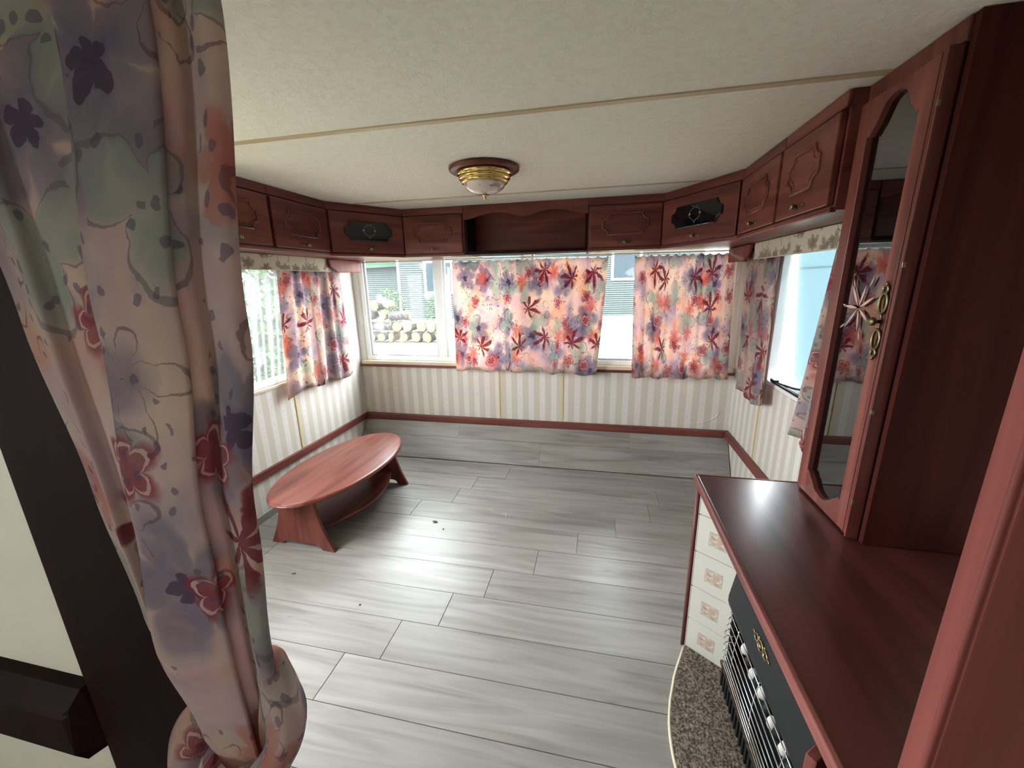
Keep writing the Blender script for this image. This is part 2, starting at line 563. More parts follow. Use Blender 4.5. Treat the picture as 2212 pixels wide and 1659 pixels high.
# ------------------------------------------------------------------ mesh helpers
class MB:
    def __init__(s):
        s.v, s.f, s.uv = [], [], None

    def box(s, x0, x1, y0, y1, z0, z1):
        b = len(s.v)
        for z in (z0, z1):
            s.v += [(x0, y0, z), (x1, y0, z), (x1, y1, z), (x0, y1, z)]
        s.f += [tuple(b + i for i in q) for q in ((0, 3, 2, 1), (4, 5, 6, 7), (0, 1, 5, 4), (1, 2, 6, 5), (2, 3, 7, 6), (3, 0, 4, 7))]
        return s

    def prism(s, pts, z0, z1):
        """pts: xy polygon, counter-clockwise"""
        b, n = len(s.v), len(pts)
        s.v += [(x, y, z0) for x, y in pts] + [(x, y, z1) for x, y in pts]
        s.f.append(tuple(b + i for i in reversed(range(n))))
        s.f.append(tuple(b + n + i for i in range(n)))
        for i in range(n):
            j = (i + 1) % n
            s.f.append((b + i, b + j, b + n + j, b + n + i))
        return s

    def slab(s, pts, y0, y1):
        """pts: xz polygon counter-clockwise seen from -y; extruded along y"""
        b, n = len(s.v), len(pts)
        s.v += [(x, y0, z) for x, z in pts] + [(x, y1, z) for x, z in pts]
        s.f.append(tuple(b + i for i in range(n)))
        s.f.append(tuple(b + n + i for i in reversed(range(n))))
        for i in range(n):
            j = (i + 1) % n
            s.f.append((b + i, b + n + i, b + n + j, b + j))
        return s

    def holed(s, outer, inner, y0, y1):
        """plate in xz with a hole; both rings have the same number of points"""
        b, n = len(s.v), len(outer)
        for ring in (outer, inner):
            s.v += [(x, y0, z) for x, z in ring] + [(x, y1, z) for x, z in ring]
        o0, o1, i0, i1 = b, b + n, b + 2 * n, b + 3 * n
        for i in range(n):
            j = (i + 1) % n
            s.f += [(o0 + i, o0 + j, i0 + j, i0 + i), (o1 + j, o1 + i, i1 + i, i1 + j), (o0 + j, o0 + i, o1 + i, o1 + j), (i0 + i, i0 + j, i1 + j, i1 + i)]
        return s

    def tube(s, pts, r, n=8, closed=False, sq=1.0):
        pts = [Vector(p) for p in pts]
        m = len(pts)
        b = len(s.v)
        rr = r if isinstance(r, (list, tuple)) else [r] * m
        up = None
        for i, p in enumerate(pts):
            if closed:
                t = pts[(i + 1) % m] - pts[i - 1]
            else:
                t = pts[min(i + 1, m - 1)] - pts[max(i - 1, 0)]
            t.normalize()
            if up is None:
                up = Vector((0, 0, 1)) if abs(t.z) < 0.9 else Vector((1, 0, 0))
            sd = t.cross(up)
            if sd.length < 1e-5:
                sd = t.orthogonal()
            sd.normalize()
            up = sd.cross(t).normalized()
            for k in range(n):
                a = 2 * PI * k / n
                s.v.append(tuple(p + sd * math.cos(a) * rr[i] + up * math.sin(a) * rr[i] * sq))
        for i in range(m if closed else m - 1):
            for k in range(n):
                k2 = (k + 1) % n
                i2 = (i + 1) % m
                s.f.append((b + i * n + k, b + i * n + k2, b + i2 * n + k2, b + i2 * n + k))
        if not closed:
            s.f.append(tuple(b + k for k in reversed(range(n))))
            s.f.append(tuple(b + (m - 1) * n + k for k in range(n)))
        return s

    def lathe(s, prof, n=24, c=(0, 0, 0), axis='z'):
        b = len(s.v)
        for r, z in prof:
            for k in range(n):
                a = 2 * PI * k / n
                x, y = r * math.cos(a), r * math.sin(a)
                p = (x, y, z) if axis == 'z' else ((x, -z, y) if axis == 'y' else (-z, x, y))
                s.v.append((c[0] + p[0], c[1] + p[1], c[2] + p[2]))
        for i in range(len(prof) - 1):
            for k in range(n):
                k2 = (k + 1) % n
                s.f.append((b + i * n + k, b + i * n + k2, b + (i + 1) * n + k2, b + (i + 1) * n + k))
        s.f.append(tuple(b + k for k in reversed(range(n))))
        s.f.append(tuple(b + (len(prof) - 1) * n + k for k in range(n)))
        return s

    def grid(s, fn, nu, nv, uvfn=None):
        b = len(s.v)
        uv = []
        for j in range(nv + 1):
            for i in range(nu + 1):
                s.v.append(tuple(fn(i / nu, j / nv)))
                uv.append(uvfn(i / nu, j / nv) if uvfn else (i / nu, j / nv))
        for j in range(nv):
            for i in range(nu):
                a = b + j * (nu + 1) + i
                s.f.append((a, a + 1, a + nu + 2, a + nu + 1))
        if s.uv is None:
            s.uv = {}
        for i, q in enumerate(uv):
            s.uv[b + i] = q
        return s

    def build(s, name, m, parent=None, origin=None, smooth=False, bevel=0.0, seg=2, solid=0.0, world=True, fix=True):
        """world=True: the vertices are world coordinates and are moved into the parent's space"""
        o0 = Vector((0, 0, 0))
        if origin is not None:
            o0 = Vector(origin)
        elif parent is not None and world:
            o0 = Vector(parent['_base']) if '_base' in parent else Vector(parent.location)
        me = bpy.data.meshes.new(name)
        me.from_pydata([tuple(Vector(p) - o0) for p in s.v] if world else s.v, [], s.f)
        if fix:
            bm = bmesh.new()
            bm.from_mesh(me)
            bmesh.ops.recalc_face_normals(bm, faces=bm.faces)
            bm.to_mesh(me)
            bm.free()
        if s.uv:
            l = me.uv_layers.new(name='UVMap')
            for lp in me.loops:
                l.data[lp.index].uv = s.uv.get(lp.vertex_index, (0, 0))
        me.materials.append(m)
        if smooth:
            me.polygons.foreach_set('use_smooth', [True] * len(me.polygons))
        o = bpy.data.objects.new(name, me)
        C.objects.link(o)
        if parent is not None:
            o.parent = parent
        elif origin is not None:
            o.location = o0
        if solid:
            md = o.modifiers.new('thickness', 'SOLIDIFY')
            md.thickness = solid
            md.offset = 0
        if bevel:
            md = o.modifiers.new('edge', 'BEVEL')
            md.width = bevel
            md.segments = seg
            md.limit_method = 'ANGLE'
            md.angle_limit = math.radians(40)
        return o


def plate(axis, c, a0, a1, z0, z1):
    """one sheet of glass"""
    m_ = MB()
    m_.v = [(c, a0, z0), (c, a1, z0), (c, a1, z1), (c, a0, z1)] if axis == 'x' else [(a0, c, z0), (a1, c, z0), (a1, c, z1), (a0, c, z1)]
    m_.f = [(0, 1, 2, 3)]
    return m_


def tag(o, label=None, cat=None, group=None, kind=None):
    if label:
        o['label'] = label
    if cat:
        o['category'] = cat
    if group:
        o['group'] = group
    if kind:
        o['kind'] = kind
    return o


def thing(name, label, cat, loc=(0, 0, 0), rz=0.0, group=None):
    o = bpy.data.objects.new(name, None)
    o.empty_display_size = 0.05
    C.objects.link(o)
    o.location = loc
    o.rotation_euler = (0, 0, rz)
    return tag(o, label, cat, group)


def struct(o, label=None):
    o['kind'] = 'structure'
    if label:
        o['label'] = label
    return o


def copy_tree(o, parent=None):
    c = o.copy()
    C.objects.link(c)
    c.parent = parent
    for ch in o.children:
        copy_tree(ch, c)
    return c


random.seed(7)

# ================================================================== ROOM SHELL
# floor: a base slab and the planks laid across the room
fl = struct(MB().box(-0.05, W + 0.05, YK, YB + 0.05, -0.06, -0.009).build('floor', GROUT), 'grey oak laminate floor laid in rows across the room')
PW, PL = 0.193, 1.285
YL = [1.895 - PW * i for i in range(-5, 22)]      # plank seams from far to near
joints = {0: 1.383, 1: 1.383, 2: 1.175, 3: 0.965, 4: 0.753}
known = {2.86: 1.812, 2.76: 1.383, 2.57: 1.175, 2.377: 2.384, 2.184: 2.171, 1.99: 1.956, 1.80: 1.751, 1.606: 1.546, 1.41: 1.396, 1.22: 1.2275, 1.026: 1.0745}
rows = []
ys = [2.9075] + [y for y in YL if y < 2.9]
for a, b in zip(ys[:-1], ys[1:]):
    rows.append((b, a))
for (y0, y1) in rows:
    if y0 < -1.3:
        break
    ym = (y0 + y1) / 2
    kx = min(known.items(), key=lambda kv: abs(kv[0] - ym))
    j = kx[1] if abs(kx[0] - ym) < 0.08 else random.uniform(0.4, 2.4)
    cuts = [0.0]
    x = j - 3 * PL
    while x < W:
        if 0.05 < x < W - 0.05:
            cuts.append(x)
        x += PL
    cuts.append(W)
    for xa, xb in zip(cuts[:-1], cuts[1:]):
        g = 0.0008
        MB().box(xa + g, xb - g, y0 + g, y1 - g, -0.009, 0.0).build('plank', LAM, fl, bevel=0.0012, seg=1)
# kitchen floor beyond the planks that are in view
struct(MB().box(0, W, YK, -1.35, -0.009, 0.0).build('floor_kitchen', LAM))

# ceiling with its two cover strips
struct(MB().box(-0.05, W + 0.05, YK, YB + 0.05, H, H + 0.05).build('ceiling', CEIL), 'cream stippled ceiling')
struct(MB().box(0, W, 1.324, 1.349, H - 0.004, H + 0.001).build('trim_1', CREAMTRIM, bevel=0.0015), 'beige cover strip across the ceiling nearer the camera')
struct(MB().box(0, W, 2.434, 2.452, H - 0.004, H + 0.001).build('trim_2', CREAMTRIM, bevel=0.0015), 'beige cover strip across the ceiling by the far cabinets')


def wall_with_holes(name, axis, pos, thick, a0, a1, holes, m, label):
    """axis 'x': wall plane x=pos running along y; axis 'y': wall plane y=pos running along x"""
    mb = MB()
    def bx(p0, p1, z0, z1):
        q0, q1 = sorted((pos, pos + thick))
        if p1 - p0 < 1e-4 or z1 - z0 < 1e-4:
            return
        if axis == 'x':
            mb.box(q0, q1, p0, p1, z0, z1)
        else:
            mb.box(p0, p1, q0, q1, z0, z1)
    cur = a0
    for (h0, h1, z0, z1) in sorted(holes):
        bx(cur, h0, 0, H)
        bx(h0, h1, 0, z0)
        bx(h0, h1, z1, H)
        cur = h1
    bx(cur, a1, 0, H)
    return struct(mb.build(name, m), label)


LW0, LW1 = 1.58, 2.55          # left window span
RW0, RW1 = 1.62, 2.575          # right window span
SILL, TOP = 0.825, 1.575
wall_with_holes('wall_left', 'x', 0, -0.05, YK, YB + 0.05, [(LW0, LW1, SILL, TOP), (0.72, 1.30, 0.70, 1.74), (-1.55, -1.05, 1.0, 1.6)], WPY, 'striped cream wallpaper wall left of the coffee table')
wall_with_holes('wall_right', 'x', W, 0.05, YK, YB + 0.05, [(RW0, RW1, SILL, TOP), (-1.60, -1.0, 1.0, 1.6)], WPY, 'striped cream wallpaper wall behind the worktop')
wb = wall_with_holes('wall_back', 'y', YB, 0.05, 0, W, [(0.06, 2.95, 0.80, 1.72)], WPX, 'striped cream wallpaper wall under the wide end window')
MB().tube([(2.66, YB - 0.001, 0.352), (2.78, YB - 0.001, 0.362), (2.87, YB - 0.001, 0.385), (2.925, YB - 0.001, 0.425), (2.95, YB - 0.001, 0.48)], [0.001, 0.004, 0.005, 0.004, 0.001], 8).build('paper_crease', WPX, wb, smooth=True)
struct(MB().box(-0.05, W + 0.05, YK - 0.05, YK, 0, H).build('wall_kitchen', CREAM))

# mahogany rails, the slanted plank panel under the end window, skirting, battens
struct(MB().box(0.0, 0.022, 0.47, YB - 0.03, ZR - 0.052, ZR).build('trim_3', MAH['y'], bevel=0.004), 'mahogany rail along the left wall')
struct(MB().box(0.0, W, YB - 0.03, YB, ZR - 0.052, ZR).build('trim_4', MAH['x'], bevel=0.004), 'mahogany rail along the end wall')
struct(MB().box(W - 0.03, W, 1.43, YB - 0.03, ZR - 0.052, ZR).build('trim_5', MAH['y'], bevel=0.004), 'mahogany rail along the right wall')
d = Vector((0, 0.1825, 0.262)).normalized()
nn = Vector((0, -d.z, d.y))
base = Vector((0, 2.9075, 0))
mbp = MB()
pts = [(2.915, 0.0), (3.10, 0.262), (3.112, 0.262), (3.112, 0.0)]
mbp.v = [(0.004, y, z) for y, z in pts] + [(W - 0.004, y, z) for y, z in pts]
mbp.f = [(0, 1, 2, 3), (7, 6, 5, 4), (0, 4, 5, 1), (1, 5, 6, 2), (2, 6, 7, 3), (3, 7, 4, 0)]
sl = struct(mbp.build('baseboard_back', GROUT), 'slanted laminate plank panel under the end window')
for (s0, s1, cuts) in ((0.003, 0.192, (0.006, 1.602, W - 0.006)), (0.1935, 0.316, (0.006, 0.895, 2.299, W - 0.006))):
    for xa, xb in zip(cuts[:-1], cuts[1:]):
        mb = MB()
        for s_ in (s0, s1):
            for t_ in (0.0, 0.008):
                for x_ in (xa + 0.0008, xb - 0.0008):
                    p = base + d * s_ + nn * t_
                    mb.v.append((x_, p.y, p.z))
        mb.f = [(0, 1, 3, 2), (4, 6, 7, 5), (0, 4, 5, 1), (2, 3, 7, 6), (0, 2, 6, 4), (1, 5, 7, 3)]
        mb.build('plank', LAM, sl)
struct(MB().box(0.0, 0.012, 0.47, 2.9, 0.0, 0.05).build('baseboard_left', LAM, bevel=0.003), 'grey laminate skirting under the left wall')
struct(MB().box(0.0, 0.005, 2.272, 2.284, ZR, 0.78).build('trim_6', YELLOW, bevel=0.001), 'yellowed batten on the left wall')
struct(MB().box(1.238, 1.250, YB - 0.005, YB, ZR, 0.745).build('trim_7', YELLOW, bevel=0.001), 'yellowed batten on the end wall, left one')
struct(MB().box(1.760, 1.774, YB - 0.005, YB, ZR, 0.745).build('trim_8', YELLOW, bevel=0.001), 'yellowed batten on the end wall, right one')
struct(MB().box(W - 0.005, W, 2.60, 2.612, ZR, 0.78).build('trim_9', YELLOW, bevel=0.001), 'yellowed batten on the right wall')

# end window: frame, mullions, panes and sill
w1 = struct(MB().box(0.06, 2.95, YB + 0.005, YB + 0.05, 0.80, 0.835).box(0.06, 2.95, YB + 0.005, YB + 0.05, 1.69, 1.72)
            .box(0.06, 0.10, YB + 0.005, YB + 0.05, 0.835, 1.69).box(2.91, 2.95, YB + 0.005, YB + 0.05, 0.835, 1.69)
            .box(0.735, 0.80, YB + 0.005, YB + 0.05, 0.835, 1.69).box(1.46, 1.52, YB + 0.005, YB + 0.05, 0.835, 1.69)
            .build('window_1', WHITE, bevel=0.003), 'wide end window in a white frame')
for a, b in ((0.10, 0.735), (0.80, 1.46), (1.52, 2.91)):
    plate('y', YB + 0.028, a, b, 0.835, 1.69).build('pane', TINT, w1)
    MB().box(a, a + 0.02, YB + 0.016, YB + 0.03, 0.835, 1.69).box(b - 0.02, b, YB + 0.016, YB + 0.03, 0.835, 1.69) \
        .box(a + 0.02, b - 0.02, YB + 0.016, YB + 0.03, 0.835, 0.85).box(a + 0.02, b - 0.02, YB + 0.016, YB + 0.03, 1.675, 1.69).build('sash', GREYMETAL, w1)
MB().box(0.02, W - 0.02, YB - 0.03, YB + 0.004, 0.768, 0.797).build('sill', PALEWOOD, w1, bevel=0.003)
MB().box(0.01, W - 0.01, YB - 0.035, YB + 0.002, 0.748, 0.768).build('sill_moulding', MAH['x'], w1, bevel=0.004)
# left window
w2 = struct(MB().box(-0.05, -0.005, LW0, LW1, SILL, SILL + 0.035).box(-0.05, -0.005, LW0, LW1, TOP - 0.03, TOP)
            .box(-0.05, -0.005, LW0, LW0 + 0.035, SILL + 0.035, TOP - 0.03).box(-0.05, -0.005, LW1 - 0.035, LW1, SILL + 0.035, TOP - 0.03)
            .build('window_2', WHITE, bevel=0.003), 'left wall window in a white frame behind net curtain')
plate('x', -0.028, LW0 + 0.035, LW1 - 0.035, SILL + 0.035, TOP - 0.03).build('pane', TINT2, w2)
MB().box(0.0, 0.014, LW0 - 0.02, LW1 + 0.02, SILL - 0.022, SILL - 0.004).build('sill', PALEWOOD, w2, bevel=0.003)
# right window: frame, and a sash that stands open
w3 = struct(MB().box(W + 0.002, W + 0.05, RW0, RW1, SILL, SILL + 0.022).box(W + 0.002, W + 0.05, RW0, RW1, TOP - 0.025, TOP)
            .box(W + 0.002, W + 0.05, RW0, RW0 + 0.03, SILL + 0.022, TOP - 0.025).box(W + 0.002, W + 0.05, RW1 - 0.014, RW1, SILL + 0.022, TOP - 0.025)
            .build('window_3', WHITE, bevel=0.003), 'right wall window with its sash standing open')
mb = MB()
h0, h1 = Vector((W + 0.062, 0, 1.585)), Vector((W + 0.100, 0, 0.822))
dv = (h1 - h0)
nv = Vector((dv.z, 0, -dv.x)).normalized() * 0.004
def sash_box(ya, yb, s0, s1, th):
    m_ = MB()
    for y in (ya, yb):
        for s in (s0, s1):
            for k in (-1, 1):
                p = h0 + dv * s + nv * (k * th)
                m_.v.append((p.x, y, p.z))
    m_.f = [(0, 1, 3, 2), (4, 6, 7, 5), (0, 4, 5, 1), (2, 3, 7, 6), (0, 2, 6, 4), (1, 5, 7, 3)]
    return m_
sash_box(1.64, 2.545, 0.0, 1.0, 0.6).build('obscured_pane', FROST, w3)
sash_box(1.63, 2.555, 1.0, 1.02, 2.0).build('sash_rail', GREYMETAL, w3)
sash_box(2.547, 2.552, 0.0, 1.0, 0.8).build('sash_stile', GREYMETAL, w3)
MB().box(W + 0.004, W + 0.02, 2.05, 2.50, SILL + 0.022, SILL + 0.034).tube([(W + 0.012, 2.42, SILL + 0.036), (W + 0.03, 2.30, SILL + 0.04), (W + 0.09, 2.1, SILL + 0.06)], 0.006, 6) \
    .box(W - 0.006, W + 0.02, 2.44, 2.49, SILL + 0.03, SILL + 0.048).build('stay_bar', BLACK, w3)
# unseen windows added for daylight: kitchen pair behind camera, one behind the near curtain
for i, (x, ya, yb, za, zb) in enumerate(((W + 0.028, -1.60, -1.0, 1.0, 1.6), (-0.028, -1.55, -1.05, 1.0, 1.6))):
    k = struct(MB().box(x - 0.02, x + 0.02, ya, yb, za, za + 0.03).box(x - 0.02, x + 0.02, ya, yb, zb - 0.03, zb)
               .box(x - 0.02, x + 0.02, ya, ya + 0.03, za + 0.03, zb - 0.03).box(x - 0.02, x + 0.02, yb - 0.03, yb, za + 0.03, zb - 0.03).build('window_%d' % (4 + i), WHITE))
    plate('x', x, ya + 0.03, yb - 0.03, za + 0.03, zb - 0.03).build('pane', GLASS, k)

struct(MB().box(-0.05, 0.006, 0.69, 0.72, 0.67, 1.77).box(-0.05, 0.006, 1.30, 1.33, 0.67, 1.77).box(-0.05, 0.006, 0.72, 1.30, 1.74, 1.77).box(-0.05, 0.006, 0.72, 1.30, 0.67, 0.70).build('window_6', WHITE, bevel=0.003))  # unseen side window, added to brighten the lounge

# partition between kitchen and lounge: cream panel, dark post, dado rail; right jamb
struct(MB().box(0.0, 1.10, 0.425, 0.455, 0, H).build('wall_partition', CREAM), 'cream partition panel at lower left')
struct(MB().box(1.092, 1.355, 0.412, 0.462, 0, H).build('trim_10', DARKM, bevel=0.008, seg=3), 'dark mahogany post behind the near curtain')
mb = MB()
prof = [(0.425, 0.545), (0.388, 0.550), (0.380, 0.565), (0.380, 0.655), (0.386, 0.662), (0.381, 0.668), (0.387, 0.676), (0.405, 0.705), (0.425, 0.708)]
n_ = len(prof)
mb.v = [(0.0, y, z) for y, z in prof] + [(1.092 - max(0, 0.392 - y) * 2.0, y, z) for y, z in prof]
mb.f = [tuple(range(n_)), tuple(reversed(range(n_, 2 * n_)))] + [(i, (i + 1) % n_, n_ + (i + 1) % n_, n_ + i) for i in range(n_)]
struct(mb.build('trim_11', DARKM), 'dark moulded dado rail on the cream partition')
jb = struct(MB().box(2.355, W, 0.352, 0.385, 0, H).build('wall_right_partition', JAMB, bevel=0.004, seg=3), 'mahogany partition panel at the right edge')
MB().tube([(2.3545, 0.357, 0.0), (2.3545, 0.357, H)], 0.0035, 10).build('edge_bead', JAMB, jb, smooth=True)
# ================================================================== OVERHEAD CABINETS
XL, XR, YC, ZC = 0.384, 2.691, 2.729, 1.622
CH = H - ZC


def concave(a, b, r, n=7, cx=0, cz=0):
    """rectangle whose corners are scooped out, xz, counter-clockwise seen from -y"""
    st = r * 0.18
    pts = []
    for (sx, sz, a0) in ((1, -1, PI), (1, 1, 1.5 * PI), (-1, 1, 0), (-1, -1, PI / 2)):
        px, pz = sx * a, sz * b
        arc = []
        for k in range(n):
            t = a0 - (PI / 2) * k / (n - 1)
            arc.append((px + r * math.cos(t), pz + r * math.sin(t)))
        pts.append(arc)
    out = []
    for i, arc in enumerate(pts):
        sx, sz = ((1, -1), (1, 1), (-1, 1), (-1, -1))[i]
        out += arc
    return [(cx + x, cz + z) for x, z in out]


def ring_path(pts, y):
    return [(x, y, z) for x, z in pts]


def handle(parent, x, y, z, m=OLDBRASS, rot=0.0, vertical=False, L=0.088, name='handle'):
    """openwork back plate of two loops with a knob; local frame, front is -y"""
    ca, sa = math.cos(rot), math.sin(rot)
    def T(px, pz, dy):
        if vertical:
            px, pz = pz, px
        return (x + px * ca - pz * sa, y + dy, z + px * sa + pz * ca)
    mb = MB()
    h = L / 2
    for s in (-1, 1):
        loop = [T(s * (h * 0.50 + h * 0.28 * math.cos(t)), h * 0.17 * math.sin(t), -0.003) for t in [2 * PI * k / 14 for k in range(14)]]
        mb.tube(loop, h * 0.045, 5, closed=True)
        loop = [T(s * (h * 0.88 + h * 0.11 * math.cos(t)), h * 0.11 * math.sin(t), -0.003) for t in [2 * PI * k / 8 for k in range(8)]]
        mb.tube(loop, h * 0.04, 5, closed=True)
        mb.tube([T(s * h * 0.98, 0, -0.003), T(s * h * 1.1, 0, -0.003)], [h * 0.05, h * 0.015], 5)
    mb.tube([T(-h, 0, -0.0015), T(h, 0, -0.0015)], h * 0.03, 5)
    o = mb.build(name, m, parent, world=False, smooth=True)
    kb = MB()
    kb.lathe([(0.0045, 0.0), (0.004, 0.010), (0.0095, 0.014), (0.011, 0.019), (0.008, 0.024), (0.002, 0.0255)], 12, (x, y, z), 'y')
    k = kb.build('knob', m, parent, world=False, smooth=True)
    return o


def door_panel(root, x0, x1, z0, z1, black=False, tilt=0.0):
    g = MAH['x']
    dr = MB().box(x0, x1, -0.020, -0.001, z0, z1).build('door', g, root, world=False, bevel=0.004, seg=2)
    cx, cz = (x0 + x1) / 2, (z0 + z1) / 2 + 0.012
    a, b = (x1 - x0) / 2 - 0.078, (z1 - z0) / 2 - 0.060
    if black:
        a, b = (x1 - x0) / 2 - 0.085, (z1 - z0) / 2 - 0.062
        mb = MB().slab(concave(a, b, 0.036, 7, cx, cz), -0.030, -0.020)
        mb.build('black_glass_plate', BLACKGLASS, dr, world=False, bevel=0.005, seg=3)
        mb = MB()
        for s in (-1, 1):
            mb.tube([(cx + s * (0.008 + 0.030 * math.sin(t)), -0.0305, cz + 0.030 * math.cos(t) + 0.004) for t in [PI * k / 8 for k in range(9)]], 0.0008, 5)
            mb.tube([(cx + s * 0.012 * k / 4, -0.0305, cz - 0.042 + 0.016 * math.sin(PI * k / 8)) for k in range(5)], 0.0008, 5)
            mb.tube([(cx + s * 0.022 * k / 4, -0.0305, cz + 0.036 + 0.010 * k / 4) for k in range(5)], 0.0008, 5)
            mb.tube([(cx + s * (0.030 + 0.014 * k / 4), -0.0305, cz + 0.002 + 0.005 * math.sin(PI * k / 4)) for k in range(5)], [0.001, 0.003, 0.004, 0.003, 0.001], 5)
        mb.build('etched_ornament', GREYMETAL, dr, world=False)
    else:
        mb = MB().tube(ring_path(concave(a, b, 0.036, 8, cx, cz), -0.021), 0.0065, 6, closed=True)
        mb.tube(ring_path(concave(a - 0.014, b - 0.013, 0.036, 8, cx, cz), -0.020), 0.0035, 6, closed=True)
        mb.build('panel_moulding', g, dr, world=False, smooth=True)
    handle(dr, cx, -0.020, z0 + 0.026, rot=tilt)
    return dr


def unit(label, loc, rz, w, foot=None, dpth=0.38, black=False, tilt=0.0, name='overhead_cabinet'):
    root = thing(name, label, 'cabinet', (loc[0], loc[1], ZC), rz, 'overhead cabinets round the lounge')
    mb = MB()
    if foot is None:
        mb.box(0, w, 0, dpth, 0, CH - 0.001)
    else:
        ca, sa = math.cos(rz), math.sin(rz)
        loc_pts = []
        for X, Y in foot:
            dx, dy = X - loc[0], Y - loc[1]
            loc_pts.append((dx * ca + dy * sa, -dx * sa + dy * ca))
        mb.prism(loc_pts, 0, CH - 0.001)
    body = mb.build('body', MAH['x'], root, world=False)
    MB().box(0.0, w, -0.012, 0.0, CH - 0.044, CH - 0.001).build('fascia', MAH['x'], root, world=False, bevel=0.003)
    MB().box(0.0, w, -0.014, 0.004, -0.006, 0.010).build('bottom_lip', MAH['x'], root, world=False, bevel=0.003)
    door_panel(root, 0.011, w - 0.011, 0.015, CH - 0.050, black, tilt)
    return root


unit('overhead cabinet on the left wall cut off by the near curtain', (XL, 1.42), PI / 2, 0.44, dpth=XL - 0.002)
unit('mahogany overhead cabinet on the left wall next to the corner cabinet', (XL, 1.862), PI / 2, 0.452, dpth=XL - 0.002)
ang = math.atan2(2.729 - 2.32, 0.685 - 0.384)
unit('left corner overhead cabinet with a black glass plate and drooping handle', (0.386, 2.318), ang, 0.508, black=True, tilt=0.75,
     foot=[(0.386, 2.318), (0.685, 2.729), (0.685, YB - 0.002), (0.002, YB - 0.002), (0.002, 2.318)], name='corner_cabinet')
unit('overhead cabinet over the end window left of the open shelf', (0.688, YC), 0.0, 0.442, dpth=YB - YC - 0.002)
unit('overhead cabinet over the end window right of the open shelf', (1.948, YC), 0.0, 0.448, dpth=YB - YC - 0.002)
ang = math.atan2(2.252 - 2.729, 2.689 - 2.40)
unit('right corner overhead cabinet with a black glass plate and etched flower', (2.40, 2.727), ang, 0.557, black=True, tilt=-0.12,
     foot=[(2.40, 2.727), (2.689, 2.252), (W - 0.002, 2.252), (W - 0.002, YB - 0.002), (2.40, YB - 0.002)], name='corner_cabinet')
unit('mahogany overhead cabinet on the right wall next to the corner cabinet', (XR, 2.248), -PI / 2, 0.442, dpth=W - XR - 0.002)
unit('mahogany overhead cabinet beside the tall glass cabinet', (XR, 1.803), -PI / 2, 0.386, dpth=W - XR - 0.002)

# open shelf with the scalloped fascia
sh = thing('open_shelf', 'open mahogany shelf with scalloped fascia in the middle over the end window', 'shelf', (1.132, YC, ZC))
wS = 0.814
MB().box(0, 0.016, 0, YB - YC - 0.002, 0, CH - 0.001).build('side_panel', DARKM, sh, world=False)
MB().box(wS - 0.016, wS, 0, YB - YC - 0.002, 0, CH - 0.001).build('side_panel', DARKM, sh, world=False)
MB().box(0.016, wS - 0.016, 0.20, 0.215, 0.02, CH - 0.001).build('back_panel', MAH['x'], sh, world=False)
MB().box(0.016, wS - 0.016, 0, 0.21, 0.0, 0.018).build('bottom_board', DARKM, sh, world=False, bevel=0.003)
pts = []
nsc = 36
for i in range(nsc + 1):
    t = i / nsc
    x = wS * t
    q = (t * 2) % 1.0 if t < 1 else 1.0
    e = min(1, max(0, (t - 0.03) / 0.94))
    zz = CH - 0.088 + 0.036 * (math.sin(PI * ((e * 2) % 1.0 if e < 1 else 1.0)) ** 1.3)
    pts.append((x, zz))
out = pts + [(wS, CH - 0.001), (0, CH - 0.001)]
MB().slab(out, -0.014, 0.004).build('scalloped_fascia', MAH['x'], sh, world=False, bevel=0.002)

# ================================================================== TALL GLASS CABINET
tx, ty0, ty1 = 2.730, 1.085, 1.412
tc = thing('display_cabinet', 'tall mahogany display cabinet with smoked glass door standing on the worktop', 'cabinet', (tx, ty1, 0.752), -PI / 2)
th = H - 0.754
tw = ty1 - ty0
td = W - tx - 0.002
DM = MAH['z']
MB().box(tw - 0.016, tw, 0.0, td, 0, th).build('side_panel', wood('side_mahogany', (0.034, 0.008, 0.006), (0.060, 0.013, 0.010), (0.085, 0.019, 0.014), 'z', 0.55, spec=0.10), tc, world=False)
MB().box(0, 0.014, 0.0, td, 0, th).build('side_panel', DM, tc, world=False)
MB().box(0.014, tw - 0.016, td - 0.012, td, 0, th).build('back_panel', DARKM, tc, world=False)
MB().box(0.014, tw - 0.016, 0.0, td - 0.012, 0, 0.018).build('bottom_board', DM, tc, world=False)
MB().box(0.0, tw - 0.0165, -0.006, td - 0.012, th - 0.045, th).build('cornice', DM, tc, world=False, bevel=0.003)
MB().box(0.014, tw - 0.016, 0.012, td - 0.012, 0.56, 0.574).build('shelf', DM, tc, world=False)
MB().box(0.014, tw - 0.016, 0.012, td - 0.012, 0.86, 0.866).build('shelf', GLASS, tc, world=False)
# door with the shaped opening
x0, x1, z0, z1 = 0.010, tw - 0.026, 0.004, th - 0.048
ix0, ix1 = 0.056, x1 - 0.062
def opening(n=26):
    a, b = ix0, ix1
    cx = (a + b) / 2
    zb, zt = 0.075, th - 0.135
    pts = []
    w_ = (b - a)
    def ogee(t, hgt):
        e = abs(t - 0.5) * 2
        if e < 0.30:
            return hgt * (1 - 0.10 * (e / 0.30) ** 2)
        if e < 0.80:
            q_ = (e - 0.30) / 0.50
            return hgt * (0.90 - 0.78 * (q_ * q_ * (3 - 2 * q_)))
        q_ = (e - 0.80) / 0.20
        return hgt * 0.12 * (1 - q_) - 0.010 * math.sin(PI * q_ * 0.9)
    for i in range(n + 1):               # bottom edge, left to right
        pts.append((a + w_ * i / n, zb - ogee(i / n, 0.042)))
    for i in range(n + 1):               # top edge, right to left
        pts.append((a + w_ * (1 - i / n), zt + ogee(1 - i / n, 0.068)))
    return pts
inn = opening()
nI = len(inn) // 2
